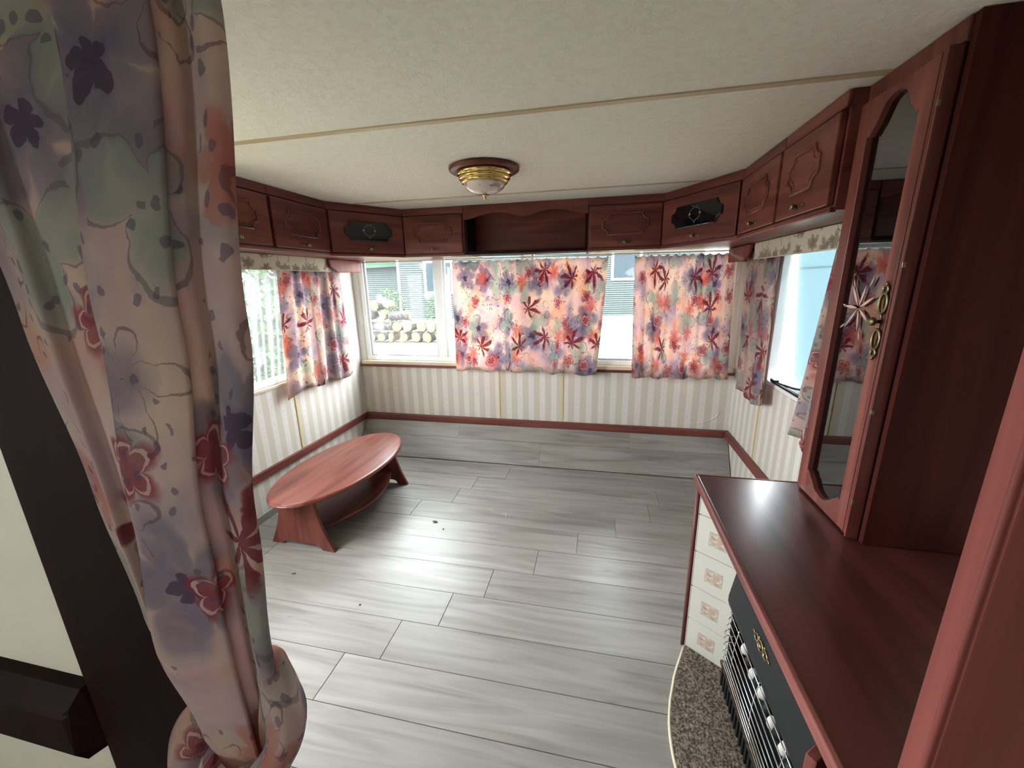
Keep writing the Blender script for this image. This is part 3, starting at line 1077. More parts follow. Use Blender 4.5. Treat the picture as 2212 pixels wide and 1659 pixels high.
outr = [(x0 + (x1 - x0) * i / (nI - 1), z0) for i in range(nI)] + [(x1 - (x1 - x0) * i / (nI - 1), z1) for i in range(nI)]
dr = MB().holed(outr, inn, -0.022, -0.002).build('door', DM, tc, world=False, bevel=0.0025, seg=2)
plate('y', -0.007, ix0 - 0.02, ix1 + 0.02, 0.015, th - 0.06).build('glass_pane', SMOKE, dr, world=False)
MB().box(x1 - 0.024, x1 - 0.020, -0.0245, -0.020, z0, z1).box(x1 - 0.013, x1 - 0.010, -0.0245, -0.020, z0, z1).build('edge_moulding', DM, dr, world=False, bevel=0.001, seg=1)
MB().box(x1 + 0.001, x1 + 0.006, -0.030, 0.0, z0, z1).build('hinge_strip', DM, tc, world=False)
MB().box(x1 + 0.006, tw - 0.016, -0.004, 0.004, 0, th - 0.05).build('hinge_stile', DARKM, tc, world=False)
for hz in (0.10, 0.35, 0.70, 1.02):
    MB().box(x1 + 0.004, x1 + 0.009, -0.0325, -0.024, hz, hz + 0.014).build('hinge', OLDBRASS, tc, world=False, bevel=0.002)
handle(dr, ix1 + 0.020, -0.022, 0.575, OLDBRASS, 0, True, 0.175)
mb = MB()
ex, ez = (ix0 + ix1) / 2 - 0.004, 0.60
def petal(cx, cz, a, L, wd, y=-0.011):
    n = 6
    pts = []
    for k in range(n + 1):
        t = k / n
        pts.append((L * t, wd * math.sin(PI * t)))
    for k in range(1, n):
        t = 1 - k / n
        pts.append((L * t, -wd * math.sin(PI * t)))
    mb.slab([(cx + p * math.cos(a) - q * math.sin(a), cz + p * math.sin(a) + q * math.cos(a)) for p, q in pts], y - 0.002, y)
for k, (a, L) in enumerate(((0.5, 0.06), (1.3, 0.055), (2.2, 0.07), (3.1, 0.06), (4.0, 0.07), (4.9, 0.055), (5.7, 0.05))):
    petal(ex + 0.006 * math.cos(a), ez + 0.006 * math.sin(a), a, L, 0.0042)
for k, (px, pz, a, L) in enumerate(((-0.03, 0.05, 2.0, 0.03), (0.03, 0.055, 1.1, 0.03), (-0.045, -0.045, 3.7, 0.03), (0.02, -0.06, 5.0, 0.025), (-0.055, 0.0, 2.8, 0.02))):
    petal(ex + px, ez + pz, a, L, 0.003)
mb.build('etched_flower', CHROME, dr, world=False)

# ================================================================== WORKTOP, FIREPLACE
wt = thing('mantel_worktop', 'dark mahogany worktop with moulded edge over the gas fire', 'worktop', (2.39, 0.9, 0.715))
MB().box(2.400, W - 0.002, 0.388, 1.424, 0.722, 0.750).build('board', TOPM, wt, bevel=0.003)
def edge_prof(off):
    return [(off + 0.012, 0.716), (off + 0.004, 0.720), (off + 0.003, 0.728), (off + 0.0, 0.733), (off + 0.0, 0.744), (off + 0.004, 0.750), (off + 0.012, 0.7512), (off + 0.014, 0.7497)]
mb = MB()
pr = edge_prof(2.388)
n_ = len(pr)
mb.v = [(x, 0.388, z) for x, z in pr] + [(x, 1.428, z) for x, z in pr]
mb.f = [tuple(range(n_)), tuple(reversed(range(n_, 2 * n_)))] + [(i, (i + 1) % n_, n_ + (i + 1) % n_, n_ + i) for i in range(n_)]
mb.build('front_moulding', MAH['y'], wt, bevel=0.001, seg=1)
MB().box(2.392, W - 0.002, 1.424, 1.434, 0.718, 0.7505).build('end_moulding', MAH['x'], wt, bevel=0.003)

fs = thing('fireplace_surround', 'tiled mahogany fireplace surround under the worktop', 'fireplace', (2.7, 1.0, 0))
MB().box(2.416, W - 0.002, 1.412, 1.426, 0, 0.716).build('end_panel', MAH['z'], fs)
MB().tube([(2.409, 1.4225, 0.0), (2.409, 1.4225, 0.716)], 0.0085, 8).build('corner_strip', MAH['z'], fs, smooth=True)
tdv = Vector((0.126, -0.091, 0)).normalized()
tn = Vector((-tdv.y, tdv.x, 0)) * -1.0      # faces the room
ta = Vector((2.414, 1.418, 0))
rz_t = math.atan2(tdv.y, tdv.x)
def loc_tile(name, m, x0, x1, y0, y1, z0, z1, parent, bev=0.0):
    mb = MB().box(x0, x1, y0, y1, z0, z1)
    ca, sa = math.cos(rz_t), math.sin(rz_t)
    mb.v = [(ta.x + x * ca - y * sa, ta.y + x * sa + y * ca, z) for x, y, z in mb.v]
    return mb.build(name, m, parent, bevel=bev)
loc_tile('tile_backing', GROUT, 0.0, 0.158, 0.004, 0.016, 0, 0.712, fs)
tz = [0.001, 0.1445, 0.293, 0.447, 0.602, 0.712]
for i in range(5):
    me_o = Vector((ta.x + 0.079 * math.cos(rz_t), ta.y + 0.079 * math.sin(rz_t), tz[i]))
    t_ = MB().box(-0.0775, 0.0775, -0.003, 0.005, 0.001, tz[i + 1] - tz[i] - 0.0015).build('tile', TILE, fs, world=False, bevel=0.0015, seg=1)
    t_.location = me_o - Vector(fs.location)
    t_.rotation_euler = (0, 0, rz_t)
    if i < 4:
        MB().box(-0.031, 0.031, -0.0036, -0.003, 0.046, 0.104).build('printed_picture', TILEPRINT, t_, world=False)
loc_tile('back_strip', BLACK, 0.158, 0.168, 0.002, 0.03, 0, 0.712, fs)
MB().box(2.80, 2.81, 0.45, 1.41, 0, 0.716).build('back_panel', BLACK, fs)
# near cheek: a slanted mahogany panel
mb = MB()
pa, pb = Vector((2.405, 0.600)), Vector((2.535, 0.705))
dd = (pb - pa).normalized()
n2 = Vector((-dd.y, dd.x)) * 0.018
mb.prism([(pa.x, pa.y), (pa.x + n2.x * -1, pa.y - n2.y), (pb.x - n2.x, pb.y - n2.y), (pb.x, pb.y)][::1], 0, 0.645)
mb.build('near_cheek', MAH['z'], fs, bevel=0.002)

# gas fire
hx, hy0, hy1 = 2.505, 0.715, 1.275
hm = (hy0 + hy1) / 2
gf = thing('gas_fire', 'black gas fire with chrome bar guard under the worktop', 'heater', (2.6, hm, 0))
MB().box(hx + 0.075, 2.78, hy0 + 0.02, hy1 - 0.02, 0.0118, 0.69).build('body', BLACK, gf, bevel=0.004)
mb = MB()
mb.v = []
hp = [(hx + 0.0, 0.345), (hx - 0.006, 0.365), (hx - 0.006, 0.385), (hx + 0.010, 0.55), (hx + 0.05, 0.69), (hx + 0.075, 0.69), (hx + 0.075, 0.345)]
n_ = len(hp)
def hoody(y, z, x):
    return y
mb.v = [(x, hy0 + (0.0 if 0.34 < z < 0.39 else 0.02), z) for x, z in hp] + [(x, hy1 - (0.0 if 0.34 < z < 0.39 else 0.02), z) for x, z in hp]
mb.f = [tuple(range(n_)), tuple(reversed(range(n_, 2 * n_)))] + [(i, (i + 1) % n_, n_ + (i + 1) % n_, n_ + i) for i in range(n_)]
mb.build('hood', BLACK, gf, bevel=0.003)
mb = MB().box(hx + 0.004, hx + 0.075, hy0, hy1, 0.012, 0.095)
bs_ = mb.build('base', BLACK, gf, bevel=0.003)
for k in range(22):
    y = hy0 + 0.02 + k * (hy1 - hy0 - 0.04) / 21
    MB().box(hx - 0.002, hx + 0.004, y - 0.005, y + 0.005, 0.02, 0.088).build('rib', BLACK, bs_ if False else gf, bevel=0.001, seg=1)
MB().box(hx - 0.004, hx + 0.02, hy0, hy1, 0.095, 0.108).build('brass_strip', OLDBRASS, gf, bevel=0.001)
for k in range(18):
    y = hy0 + 0.03 + k * (hy1 - hy0 - 0.06) / 17
    MB().box(hx - 0.0052, hx - 0.003, y - 0.008, y + 0.008, 0.099, 0.104).build('strip_slot', BLACK, gf)
for k in range(9):
    z = 0.120 + k * 0.027
    bulge = 0.010 * math.sin(PI * k / 8)
    MB().tube([(hx + 0.03, hy0 + 0.012, z), (hx + 0.012 - bulge, hy0 + 0.012, z), (hx - 0.002 - bulge, hy0 + 0.026, z), (hx - 0.002 - bulge, hy1 - 0.026, z), (hx + 0.012 - bulge, hy1 - 0.012, z), (hx + 0.03, hy1 - 0.012, z)], 0.0019, 6).build('guard_bar', CHROME, gf, smooth=True)
for y in (hy0 + 0.11, hm, hy1 - 0.11):
    MB().tube([(hx - 0.004 - 0.010 * math.sin(PI * k / 9) + 0.004, y, 0.115 + 0.228 * k / 9) for k in range(10)], 0.0014, 6).build('guard_upright', CHROME, gf, smooth=True)
for k in range(13):
    y = hy0 + 0.05 + k * (hy1 - hy0 - 0.10) / 12
    mb = MB().lathe([(0.004, -0.022), (0.014, -0.017), (0.018, 0.0), (0.013, 0.015), (0.004, 0.022)], 7, (hx + 0.050, y, 0.285 + 0.010 * math.sin(k * 2.3)))
    mb.build('ceramic_coal', CERAMIC, gf, smooth=True)
    mb = MB().lathe([(0.004, -0.02), (0.014, -0.014), (0.016, 0.0), (0.012, 0.014), (0.004, 0.02)], 7, (hx + 0.060, y + 0.02, 0.19 + 0.01 * math.sin(k * 1.7)))
    mb.build('ceramic_coal', BLACK if k % 2 else CERAMIC, gf, smooth=True)
for y in (0.80, 0.835):
    MB().lathe([(0.011, 0.0), (0.012, 0.010), (0.008, 0.016), (0.003, 0.017)], 10, (hx + 0.003, y, 0.055), 'x').build('control_knob', CREAMTRIM, gf, smooth=True)
# ornate emblem on the hood
em = MB()
ey, ez, exx = 1.015, 0.445, hx - 0.006
def E3(a, b, o=0.0):
    return (exx + 0.0013 + (b + 0.06) * 0.09 - o, ey - a, ez + b)
for s in (-1, 1):
    em.tube([E3(s * (0.030 + 0.013 * math.cos(t)), 0.010 * math.sin(t), 0.002) for t in [2 * PI * k / 12 for k in range(12)]], 0.0032, 6, closed=True)
    em.tube([E3(s * (0.012 + 0.012 * k / 6), 0.016 * math.sin(PI * k / 6), 0.002) for k in range(7)], 0.0026, 5)
    em.tube([E3(s * (0.012 + 0.012 * k / 6), -0.016 * math.sin(PI * k / 6), 0.002) for k in range(7)], 0.0026, 5)
    em.tube([E3(s * 0.042, 0.0, 0.002), E3(s * 0.052, 0.004, 0.002), E3(s * 0.056, 0, 0.002)], 0.0036, 6)
em.tube([E3(0.016 * math.cos(t), 0.013 * math.sin(t), 0.003) for t in [2 * PI * k / 16 for k in range(16)]], 0.0036, 6, closed=True)
em.lathe([(0.003, 0.0), (0.009, 0.003), (0.006, 0.008), (0.001, 0.009)], 10, E3(0, 0, 0), 'x')
em.build('brass_emblem', OLDBRASS, gf, smooth=True)

# hearth carpet with pale edging
hc = thing('hearth_carpet', 'bow-fronted speckled brown hearth carpet with cream edging', 'carpet', (2.45, 1.0, 0))
cpts = [(2.412, 1.408), (2.385, 1.345), (2.367, 1.304), (2.350, 1.26), (2.337, 1.216), (2.323, 1.17), (2.314, 1.13), (2.307, 1.09), (2.304, 1.055), (2.303, 1.02), (2.304, 0.985), (2.308, 0.945), (2.315, 0.90), (2.326, 0.85), (2.342, 0.80), (2.362, 0.74), (2.39, 0.66), (2.41, 0.60)]
poly = [(x + 0.004, y) for x, y in cpts] + [(2.60, 0.60), (2.60, 1.29), (2.545, 1.318)]
MB().prism(poly, 0.001, 0.011).build('pile', CARPET, hc)
MB().tube([(x, y, 0.006) for x, y in cpts], 0.0055, 6, sq=1.0).build('edging', plain('cream_edging', (0.62, 0.58, 0.42), 0.5), hc, smooth=True)

# ================================================================== COFFEE TABLE
ct = thing('coffee_table', 'low oval mahogany coffee table with splayed panel legs and lower shelf', 'table', (0.455, 2.092, 0), -math.atan2(0.06, 0.998))
# local frame: y is the long axis
def oval(a, b, n=64):
    return [(b * math.cos(2 * PI * k / n), a * math.sin(2 * PI * k / n)) for k in range(n)]
A_, B_ = 0.535, 0.279
def oval_stack(stack):
    mb = MB()
    n = 64
    for off, z in stack:
        for x, y in oval(A_ - off, B_ - off, n):
            mb.v.append((x, y, z))
    for i in range(len(stack) - 1):
        for k in range(n):
            k2 = (k + 1) % n
            mb.f.append((i * n + k, i * n + k2, (i + 1) * n + k2, (i + 1) * n + k))
    mb.f.append(tuple(reversed(range(n))))
    mb.f.append(tuple((len(stack) - 1) * n + k for k in range(n)))
    return mb
oval_stack([(0.012, 0.311), (0.004, 0.313), (0.0, 0.318), (0.0, 0.323), (0.004, 0.327), (0.004, 0.3295), (0.010, 0.3335), (0.016, 0.335)]).build('tabletop', TBL['y'], ct, world=False, bevel=0.0008, seg=1)
def leg_profile():
    z1 = 0.311
    right = []
    for k in range(11):
        t = k / 10
        x = 0.115 + 0.10 * ((1 - t) ** 1.7)
        right.append((x, z1 * t))
    left = [(-x, z) for x, z in reversed(right)]
    # bottom, left to right, with a stepped cut-out
    cut = [(-0.215, 0.0), (-0.135, 0.0), (-0.128, 0.012), (-0.118, 0.022), (-0.10, 0.028), (0.10, 0.028), (0.118, 0.022), (0.128, 0.012), (0.135, 0.0)]
    return cut + right + left[:-1]
for y in (-0.405, 0.385):
    MB().slab(leg_profile(), y - 0.010, y + 0.010).build('leg_panel', TBL['z'], ct, world=False, bevel=0.002)
mb = MB()
sp = []
for k in range(25):
    t = k / 24
    sp.append((0.085 + 0.135 * math.sin(PI * t) ** 0.85, -0.395 + 0.77 * t))
mb.prism(sp + [(-x, y) for x, y in reversed(sp)], 0.098, 0.114)
mb.build('lower_shelf', TBL['y'], ct, world=False, bevel=0.004)

# ================================================================== CEILING LAMP
lp = thing('ceiling_lamp', 'brass and painted glass dome lamp on a round mahogany base', 'lamp', (1.515, 1.885, H - 0.105))
def lathe_obj(name, prof, m, n=40):
    return MB().lathe(prof, n).build(name, m, lp, world=False, smooth=True, bevel=0.0)
z0 = 0.105
lathe_obj('mounting_disc', [(0.10, z0), (0.150, z0 - 0.001), (0.156, z0 - 0.006), (0.155, z0 - 0.014), (0.147, z0 - 0.019), (0.10, z0 - 0.020)], MAH['x'])
lathe_obj('brass_collar', [(0.110, z0 - 0.019), (0.121, z0 - 0.021), (0.124, z0 - 0.028), (0.120, z0 - 0.034), (0.112, z0 - 0.036), (0.113, z0 - 0.040), (0.116, z0 - 0.045), (0.112, z0 - 0.051), (0.104, z0 - 0.052), (0.104, z0 - 0.055), (0.106, z0 - 0.059), (0.102, z0 - 0.065), (0.094, z0 - 0.067), (0.090, z0 - 0.066)], BRASS)
pr = [(0.093, z0 - 0.064)]
for k in range(1, 10):
    a = k / 10 * PI / 2
    pr.append((0.093 * math.cos(a), z0 - 0.064 - 0.048 * math.sin(a)))
pr.append((0.004, z0 - 0.1125))
lathe_obj('glass_dome', pr, DOME)
lathe_obj('finial', [(0.004, z0 - 0.109), (0.013, z0 - 0.112), (0.016, z0 - 0.116), (0.010, z0 - 0.120), (0.008, z0 - 0.123), (0.009, z0 - 0.127), (0.003, z0 - 0.131)], BRASS)
# ================================================================== CURTAINS
def curtain(name, label, cat, p_top, p_bot, z_top, z_bot, normal, folds, amp, seed, m, group=None, full=1.35, uv0=(0, 0), nu=150, nv=26, hooks=0, wav=0.008, pinch=0.45, solid=0.0015):
    """p_top, p_bot: ((x,y),(x,y)) ends of the upper and lower edge"""
    rnd = random.Random(seed)
    ph = [rnd.uniform(0, 6.28) for _ in range(6)]
    k2 = rnd.uniform(0.35, 0.6)
    width = math.hypot(p_top[1][0] - p_top[0][0], p_top[1][1] - p_top[0][1])
    nx, ny = normal
    def pos(u, v):                       # v: 0 bottom, 1 top
        uu = u + 0.25 / folds * math.sin(2 * PI * u * folds * k2 + ph[0]) * (1 - (2 * u - 1) ** 4)
        s = math.sin(2 * PI * folds * uu + ph[1])
        s = math.copysign(abs(s) ** 0.75, s) * 0.7 + 0.3 * math.sin(2 * PI * folds * k2 * uu * 1.9 + ph[2])
        a = amp * (pinch + (1 - pinch) * (1 - v) ** 0.7) * (0.65 + 0.35 * math.sin(3.1 * u + ph[3] + 1.2 * v))
        xt = p_top[0][0] + (p_top[1][0] - p_top[0][0]) * u
        yt = p_top[0][1] + (p_top[1][1] - p_top[0][1]) * u
        xb = p_bot[0][0] + (p_bot[1][0] - p_bot[0][0]) * uu
        yb = p_bot[0][1] + (p_bot[1][1] - p_bot[0][1]) * uu
        e = v ** 0.85
        x, y = xb + (xt - xb) * e, yb + (yt - yb) * e
        o = s * a + amp
        zt = z_top - (0.013 * abs(math.sin(PI * hooks * u)) ** 0.7 if hooks else 0)
        zb = z_bot + wav * math.sin(2 * PI * folds * 0.5 * u + ph[4]) + wav * 0.7 * math.sin(5 * u + ph[5]) + (0.006 * s)
        z = zb + (zt - zb) * v
        return (x + nx * o, y + ny * o, z)
    mb = MB()
    mb.grid(pos, nu, nv, lambda u, v: (uv0[0] + u * width * full, uv0[1] + v * (z_top - z_bot)))
    o = mb.build(name, m, origin=(p_bot[0][0], p_bot[0][1], z_bot), smooth=True, solid=solid, fix=False)
    return tag(o, label, cat, group)


FG = 'floral curtains at the windows'
curtain('floral_curtain', 'wide floral curtain in the middle of the end window', 'curtain', ((0.925, 3.03), (2.085, 3.03)), ((0.915, 3.03), (2.025, 3.03)), 1.600, 0.748, (0, -1), 9, 0.021, 3, FLORAL, FG, hooks=16, uv0=(0.1, 0.3), nu=240)
curtain('floral_curtain', 'gathered floral curtain at the right end of the end window', 'curtain', ((2.262, 3.03), (2.90, 3.03)), ((2.285, 3.03), (2.94, 3.03)), 1.600, 0.735, (0, -1), 9, 0.024, 11, FLORAL, FG, hooks=12, uv0=(1.7, 0.3), full=1.9, nu=220)
curtain('floral_curtain', 'floral curtain hanging on the left wall near the end window', 'curtain', ((0.03, 2.25), (0.03, 2.87)), ((0.03, 2.17), (0.03, 2.90)), 1.610, 0.728, (1, 0), 5, 0.026, 5, FLORAL, FG, uv0=(3.1, 0.1), full=1.35, nu=170, wav=0.012)
curtain('floral_curtain', 'floral curtain half hidden behind the near curtain on the left wall', 'curtain', ((0.03, 1.56), (0.03, 1.905)), ((0.03, 1.50), (0.03, 1.885)), 1.610, 0.725, (1, 0), 4, 0.024, 8, FLORAL, FG, uv0=(4.4, 0.6), wav=0.012)
curtain('floral_curtain', 'floral curtain on the right wall between the end window and the open sash', 'curtain', ((W - 0.03, 2.42), (W - 0.03, 2.95)), ((W - 0.03, 2.40), (W - 0.03, 2.86)), 1.600, 0.715, (-1, 0), 3.4, 0.030, 4, FLORAL, FG, uv0=(5.5, 0.2), wav=0.012)
curtain('floral_curtain', 'floral curtain on the right wall beside the tall glass cabinet', 'curtain', ((W - 0.03, 1.56), (W - 0.03, 1.90)), ((W - 0.03, 1.66), (W - 0.03, 2.03)), 1.600, 0.690, (-1, 0), 3.0, 0.028, 9, FLORAL, FG, uv0=(6.6, 0.5), wav=0.012)
SG = 'white net curtains'
curtain('net_curtain', 'white leaf patterned net curtain over the left pane of the end window', 'net curtain', ((0.035, 3.085), (0.80, 3.085)), ((0.03, 3.085), (0.80, 3.085)), 1.592, 0.800, (0, -1), 7, 0.005, 21, SHEER, SG, full=1.1, uv0=(0.0, 0.0), wav=0.003, solid=0)
curtain('net_curtain', 'white net curtain between the two floral curtains of the end window', 'net curtain', ((0.84, 3.085), (2.93, 3.085)), ((0.84, 3.085), (2.93, 3.085)), 1.595, 0.802, (0, -1), 24, 0.006, 22, SHEER, SG, full=1.15, uv0=(2.0, 0.4), wav=0.003, nu=260, solid=0)
curtain('net_curtain', 'pleated white net curtain in the left wall window', 'net curtain', ((0.012, 1.58), (0.012, 2.35)), ((0.012, 1.60), (0.012, 2.22)), 1.600, 0.835, (1, 0), 12, 0.010, 23, SHEERD, SG, full=1.4, uv0=(5.0, 0.1), wav=0.003, nu=200, solid=0)

# curtain track along the end window, with gliders
tr = thing('curtain_track', 'white curtain track under the cabinets along the end window', 'curtain rail', (1.5, 3.03, 1.606))
MB().box(0.05, 2.93, 3.004, 3.016, 1.603, 1.614).build('rail', WHITE, tr, bevel=0.002)
for k in range(30):
    x = 0.93 + k * 0.0675
    if 2.1 < x < 2.26:
        continue
    MB().tube([(x, 3.010, 1.604), (x, 3.008, 1.596), (x + 0.003, 3.012, 1.590)], 0.002, 5).build('glider', WHITE, tr)

# jacquard pelmets and mahogany brackets
def pelmet(label, side):
    t = thing('pelmet', label, 'pelmet', (0.05 if side < 0 else W - 0.05, 1.9, 1.53))
    xf = 0.135
    fx = lambda x: x if side < 0 else W - x
    ya, yb = (1.30, 2.655) if side < 0 else (1.42, 2.60)
    mb = MB()
    mb.grid(lambda u, v: (fx(xf), ya + (yb - ya) * u, 1.532 + 0.088 * v), 40, 4, lambda u, v: (ya + (yb - ya) * u, v * 0.09))
    mb.build('fabric_front', JACQ, t, solid=0.004)
    xs = sorted((fx(0.02), fx(xf - 0.004)))
    MB().box(xs[0], xs[1], ya, yb, 1.612, 1.620).build('top_board', PALEWOOD, t)
    MB().tube([(fx(xf + 0.001), ya, 1.534), (fx(xf + 0.001), yb, 1.534)], 0.003, 6).build('piping', JACQ, t)
    return t


pelmet('beige jacquard pelmet under the cabinets on the left wall', -1)
pelmet('beige jacquard pelmet under the cabinets on the right wall', 1)
def bracket(label, side):
    fx = lambda x: x if side < 0 else W - x
    t = thing('pelmet_bracket', label, 'bracket', (fx(0.1), 2.8, 1.53))
    prof = [(2.615, 1.619), (3.00, 1.619), (3.00, 1.532), (2.72, 1.528), (2.695, 1.531), (2.680, 1.541), (2.664, 1.548), (2.655, 1.553), (2.640, 1.560), (2.628, 1.572), (2.622, 1.590)]
    mb = MB()
    n_ = len(prof)
    xa, xb = sorted((fx(0.160), fx(0.141)))
    mb.v = [(xa, y, z) for y, z in prof] + [(xb, y, z) for y, z in prof]
    mb.f = [tuple(range(n_)), tuple(reversed(range(n_, 2 * n_)))] + [(i, (i + 1) % n_, n_ + (i + 1) % n_, n_ + i) for i in range(n_)]
    mb.build('shaped_panel', JAMB, t, bevel=0.006, seg=3)
    xa, xb = sorted((fx(0.004), fx(0.141)))
    MB().box(xa, xb, 2.98, 3.0, 1.534, 1.619).build('end_block', MAH['x'], t, bevel=0.003)
    return t


bracket('scroll-cut mahogany bracket at the end of the left pelmet', -1)
bracket('scroll-cut mahogany bracket at the end of the right pelmet', 1)

# bent wire hook on the corner of the left wall
tag(MB().tube([(0.002, 2.935, 1.20), (0.012, 2.935, 1.205), (0.018, 2.945, 1.195), (0.02, 2.955, 1.175), (0.02, 2.965, 1.165), (0.02, 2.975, 1.17), (0.02, 2.978, 1.182)], 0.0018, 6).build('wire_hook', OLDBRASS, origin=(0.002, 2.935, 1.2), smooth=True),
    'small bent wire hook beside the end window on the left wall', 'hook')

# ---------------------------------------------------------------- near curtain, tied in a knot
def lerp_rows(rows, z):
    rows = sorted(rows, key=lambda r: r[0])
    if z <= rows[0][0]:
        return rows[0][1]
    for (za, a), (zb, b) in zip(rows[:-1], rows[1:]):
        if za <= z <= zb:
            t = (z - za) / (zb - za)
            t = t * t * (3 - 2 * t)
            return [(p[0] + (q[0] - p[0]) * t, p[1] + (q[1] - p[1]) * t) for p, q in zip(a, b)]
    return rows[-1][1]


def section(L, A, B, R, d=1.0, y=0.36):
    """one level of the curtain: three overlapping folds, as (x, y) control points"""
    return [(L - 0.05, y + 0.034), (L, y + 0.020), (L + (A - L) * 0.26, y + 0.006 * d), (L + (A - L) * 0.33, y + 0.022), (L + (A - L) * 0.7, y + 0.014), (A + 0.034 * d, y + 0.030),
            (A + 0.014, y + 0.004), (A, y - 0.010 * d), (A + (B - A) * 0.25, y - 0.018 * d), (A + (B - A) * 0.6, y - 0.016 * d), (B - 0.010, y - 0.013 * d), (B, y - 0.008),
            (B - 0.016 * d, y + 0.006), (B - 0.006, y + 0.018), (B + (R - B) * 0.4, y + 0.008), (R - 0.012, y + 0.000), (R, y + 0.008), (R - 0.012, y + 0.020), (R - 0.05, y + 0.028)]


rows = [(0.70, section(1.455, 1.470, 1.548, 1.562, 0.5, 0.365)), (0.77, section(1.435, 1.455, 1.552, 1.566, 0.7)), (0.93, section(1.383, 1.415, 1.550, 1.597)), (1.155, section(1.356, 1.443, 1.557, 1.616)),
        (1.40, section(1.322, 1.474, 1.590, 1.657)), (1.70, section(1.285, 1.524, 1.634, 1.691)), (1.925, section(1.25, 1.555, 1.665, 1.712))]


def cat(P, u):
    n = len(P) - 1
    f = min(u * n, n - 1e-6)
    i = int(f)
    t = f - i
    p0, p1, p2, p3 = P[max(i - 1, 0)], P[i], P[i + 1], P[min(i + 2, n)]
    return tuple(0.5 * (2 * p1[k] + (p2[k] - p0[k]) * t + (2 * p0[k] - 5 * p1[k] + 4 * p2[k] - p3[k]) * t * t + (3 * p1[k] - p0[k] - 3 * p2[k] + p3[k]) * t ** 3) for k in (0, 1))


ncz0, ncz1 = 0.70, 1.925
nc = thing('door_curtain', 'heavy floral curtain tied in a knot at the left beside the dark post', 'curtain', (1.5, 0.36, 0.3))
# arc length at mid height gives the cloth its printed width
arc = [0.0]
for i in range(120):
    a, b = cat(lerp_rows(rows, 1.5), i / 120), cat(lerp_rows(rows, 1.5), (i + 1) / 120)
    arc.append(arc[-1] + math.hypot(a[0] - b[0], a[1] - b[1]))
mb = MB()
mb.grid(lambda u, v: (*cat(lerp_rows(rows, ncz0 + (ncz1 - ncz0) * v), u), ncz0 + (ncz1 - ncz0) * v), 120, 60,
        lambda u, v: (8.13 + arc[int(round(u * 120))], 0.35 + v * (ncz1 - ncz0)))
mb.build('hanging_cloth', FLORAL, nc, smooth=True, solid=0.0015, fix=False)
MB().box(1.2, 1.75, 0.352, 0.364, 1.921, 1.9295).build('rail', WHITE, nc)


def rope(pts, rad, uvo, nseg=44, nr=18, twist=2.0, lob=0.10):
    """thick twisted cloth swept along a smooth path"""
    P = [Vector(p) for p in pts]
    n = len(P) - 1
    def cr(u):
        f = min(u * n, n - 1e-6)
        i = int(f)
        t = f - i
        p0, p1, p2, p3 = P[max(i - 1, 0)], P[i], P[i + 1], P[min(i + 2, n)]
        return 0.5 * (2 * p1 + (p2 - p0) * t + (2 * p0 - 5 * p1 + 4 * p2 - p3) * t * t + (3 * p1 - p0 - 3 * p2 + p3) * t ** 3)
    mb = MB()
    up = Vector((0, 0, 1))
    fr = []
    for k in range(nseg + 1):
        u = k / nseg
        t = (cr(min(u + 0.01, 1)) - cr(max(u - 0.01, 0))).normalized()
        s = t.cross(up)
        if s.length < 1e-3:
            s = t.orthogonal()
        s.normalize()
        up = s.cross(t).normalized()
        f = min(u * (len(rad) - 1), len(rad) - 1 - 1e-6)
        i = int(f)
        r = rad[i] + (rad[i + 1] - rad[i]) * (f - i)
        fr.append((cr(u), s.copy(), up.copy(), r, u))
    def fn(a, b):
        c, s, u_, r, u = fr[int(round(b * nseg))]
        an = 2 * PI * a
        rr = r * (1 + lob * math.sin(3 * an + twist * 4 * u) + lob * 0.6 * math.sin(5 * an - twist * 6 * u + 1))
        return c + s * math.cos(an) * rr + u_ * math.sin(an) * rr
    mb.grid(fn, nr, nseg, lambda a, b: (uvo[0] + a * 0.22, uvo[1] + b * 0.4))
    return mb


Y0 = 0.36
rope([(1.535, Y0 + 0.050, 0.880), (1.570, Y0 + 0.030, 0.892), (1.603, Y0 + 0.008, 0.872), (1.616, Y0 - 0.004, 0.830), (1.600, Y0 - 0.018, 0.780), (1.565, Y0 - 0.028, 0.735), (1.525, Y0 - 0.030, 0.70), (1.48, Y0 - 0.02, 0.66)],
     [0.010, 0.020, 0.025, 0.026, 0.022, 0.022, 0.024, 0.022], (9.3, 0.2)).build('knot_loop', FLORAL, nc, smooth=True, fix=False)
rope([(1.55, Y0 + 0.05, 0.80), (1.47, Y0 + 0.040, 0.80), (1.425, Y0 + 0.020, 0.765), (1.405, Y0 + 0.005, 0.715), (1.42, Y0 - 0.010, 0.66), (1.47, Y0 - 0.02, 0.61), (1.53, Y0 - 0.02, 0.585)],
     [0.014, 0.026, 0.030, 0.032, 0.034, 0.034, 0.028], (10.1, 0.7)).build('knot_loop', FLORAL, nc, smooth=True, fix=False)
rope([(1.50, Y0 + 0.012, 0.74), (1.505, Y0 + 0.004, 0.69), (1.51, Y0, 0.64), (1.515, Y0, 0.58)], [0.050, 0.055, 0.058, 0.05], (11.1, 0.3), lob=0.06).build('knot_core', FLORAL, nc, smooth=True, fix=False)
mb = MB()
mb.grid(lambda u, v: (1.515 + (u - 0.5) * (0.10 + 0.16 * (1 - v)) + 0.03 * (1 - v) * 0.6, 0.365 + (0.014 + 0.016 * (1 - v)) * math.sin(u * 6 * PI), 0.22 + 0.44 * v), 70, 16, lambda u, v: (12.0 + u * 0.5, v * 0.45))
mb.build('lower_cloth', FLORAL, nc, smooth=True, solid=0.0015, fix=False)

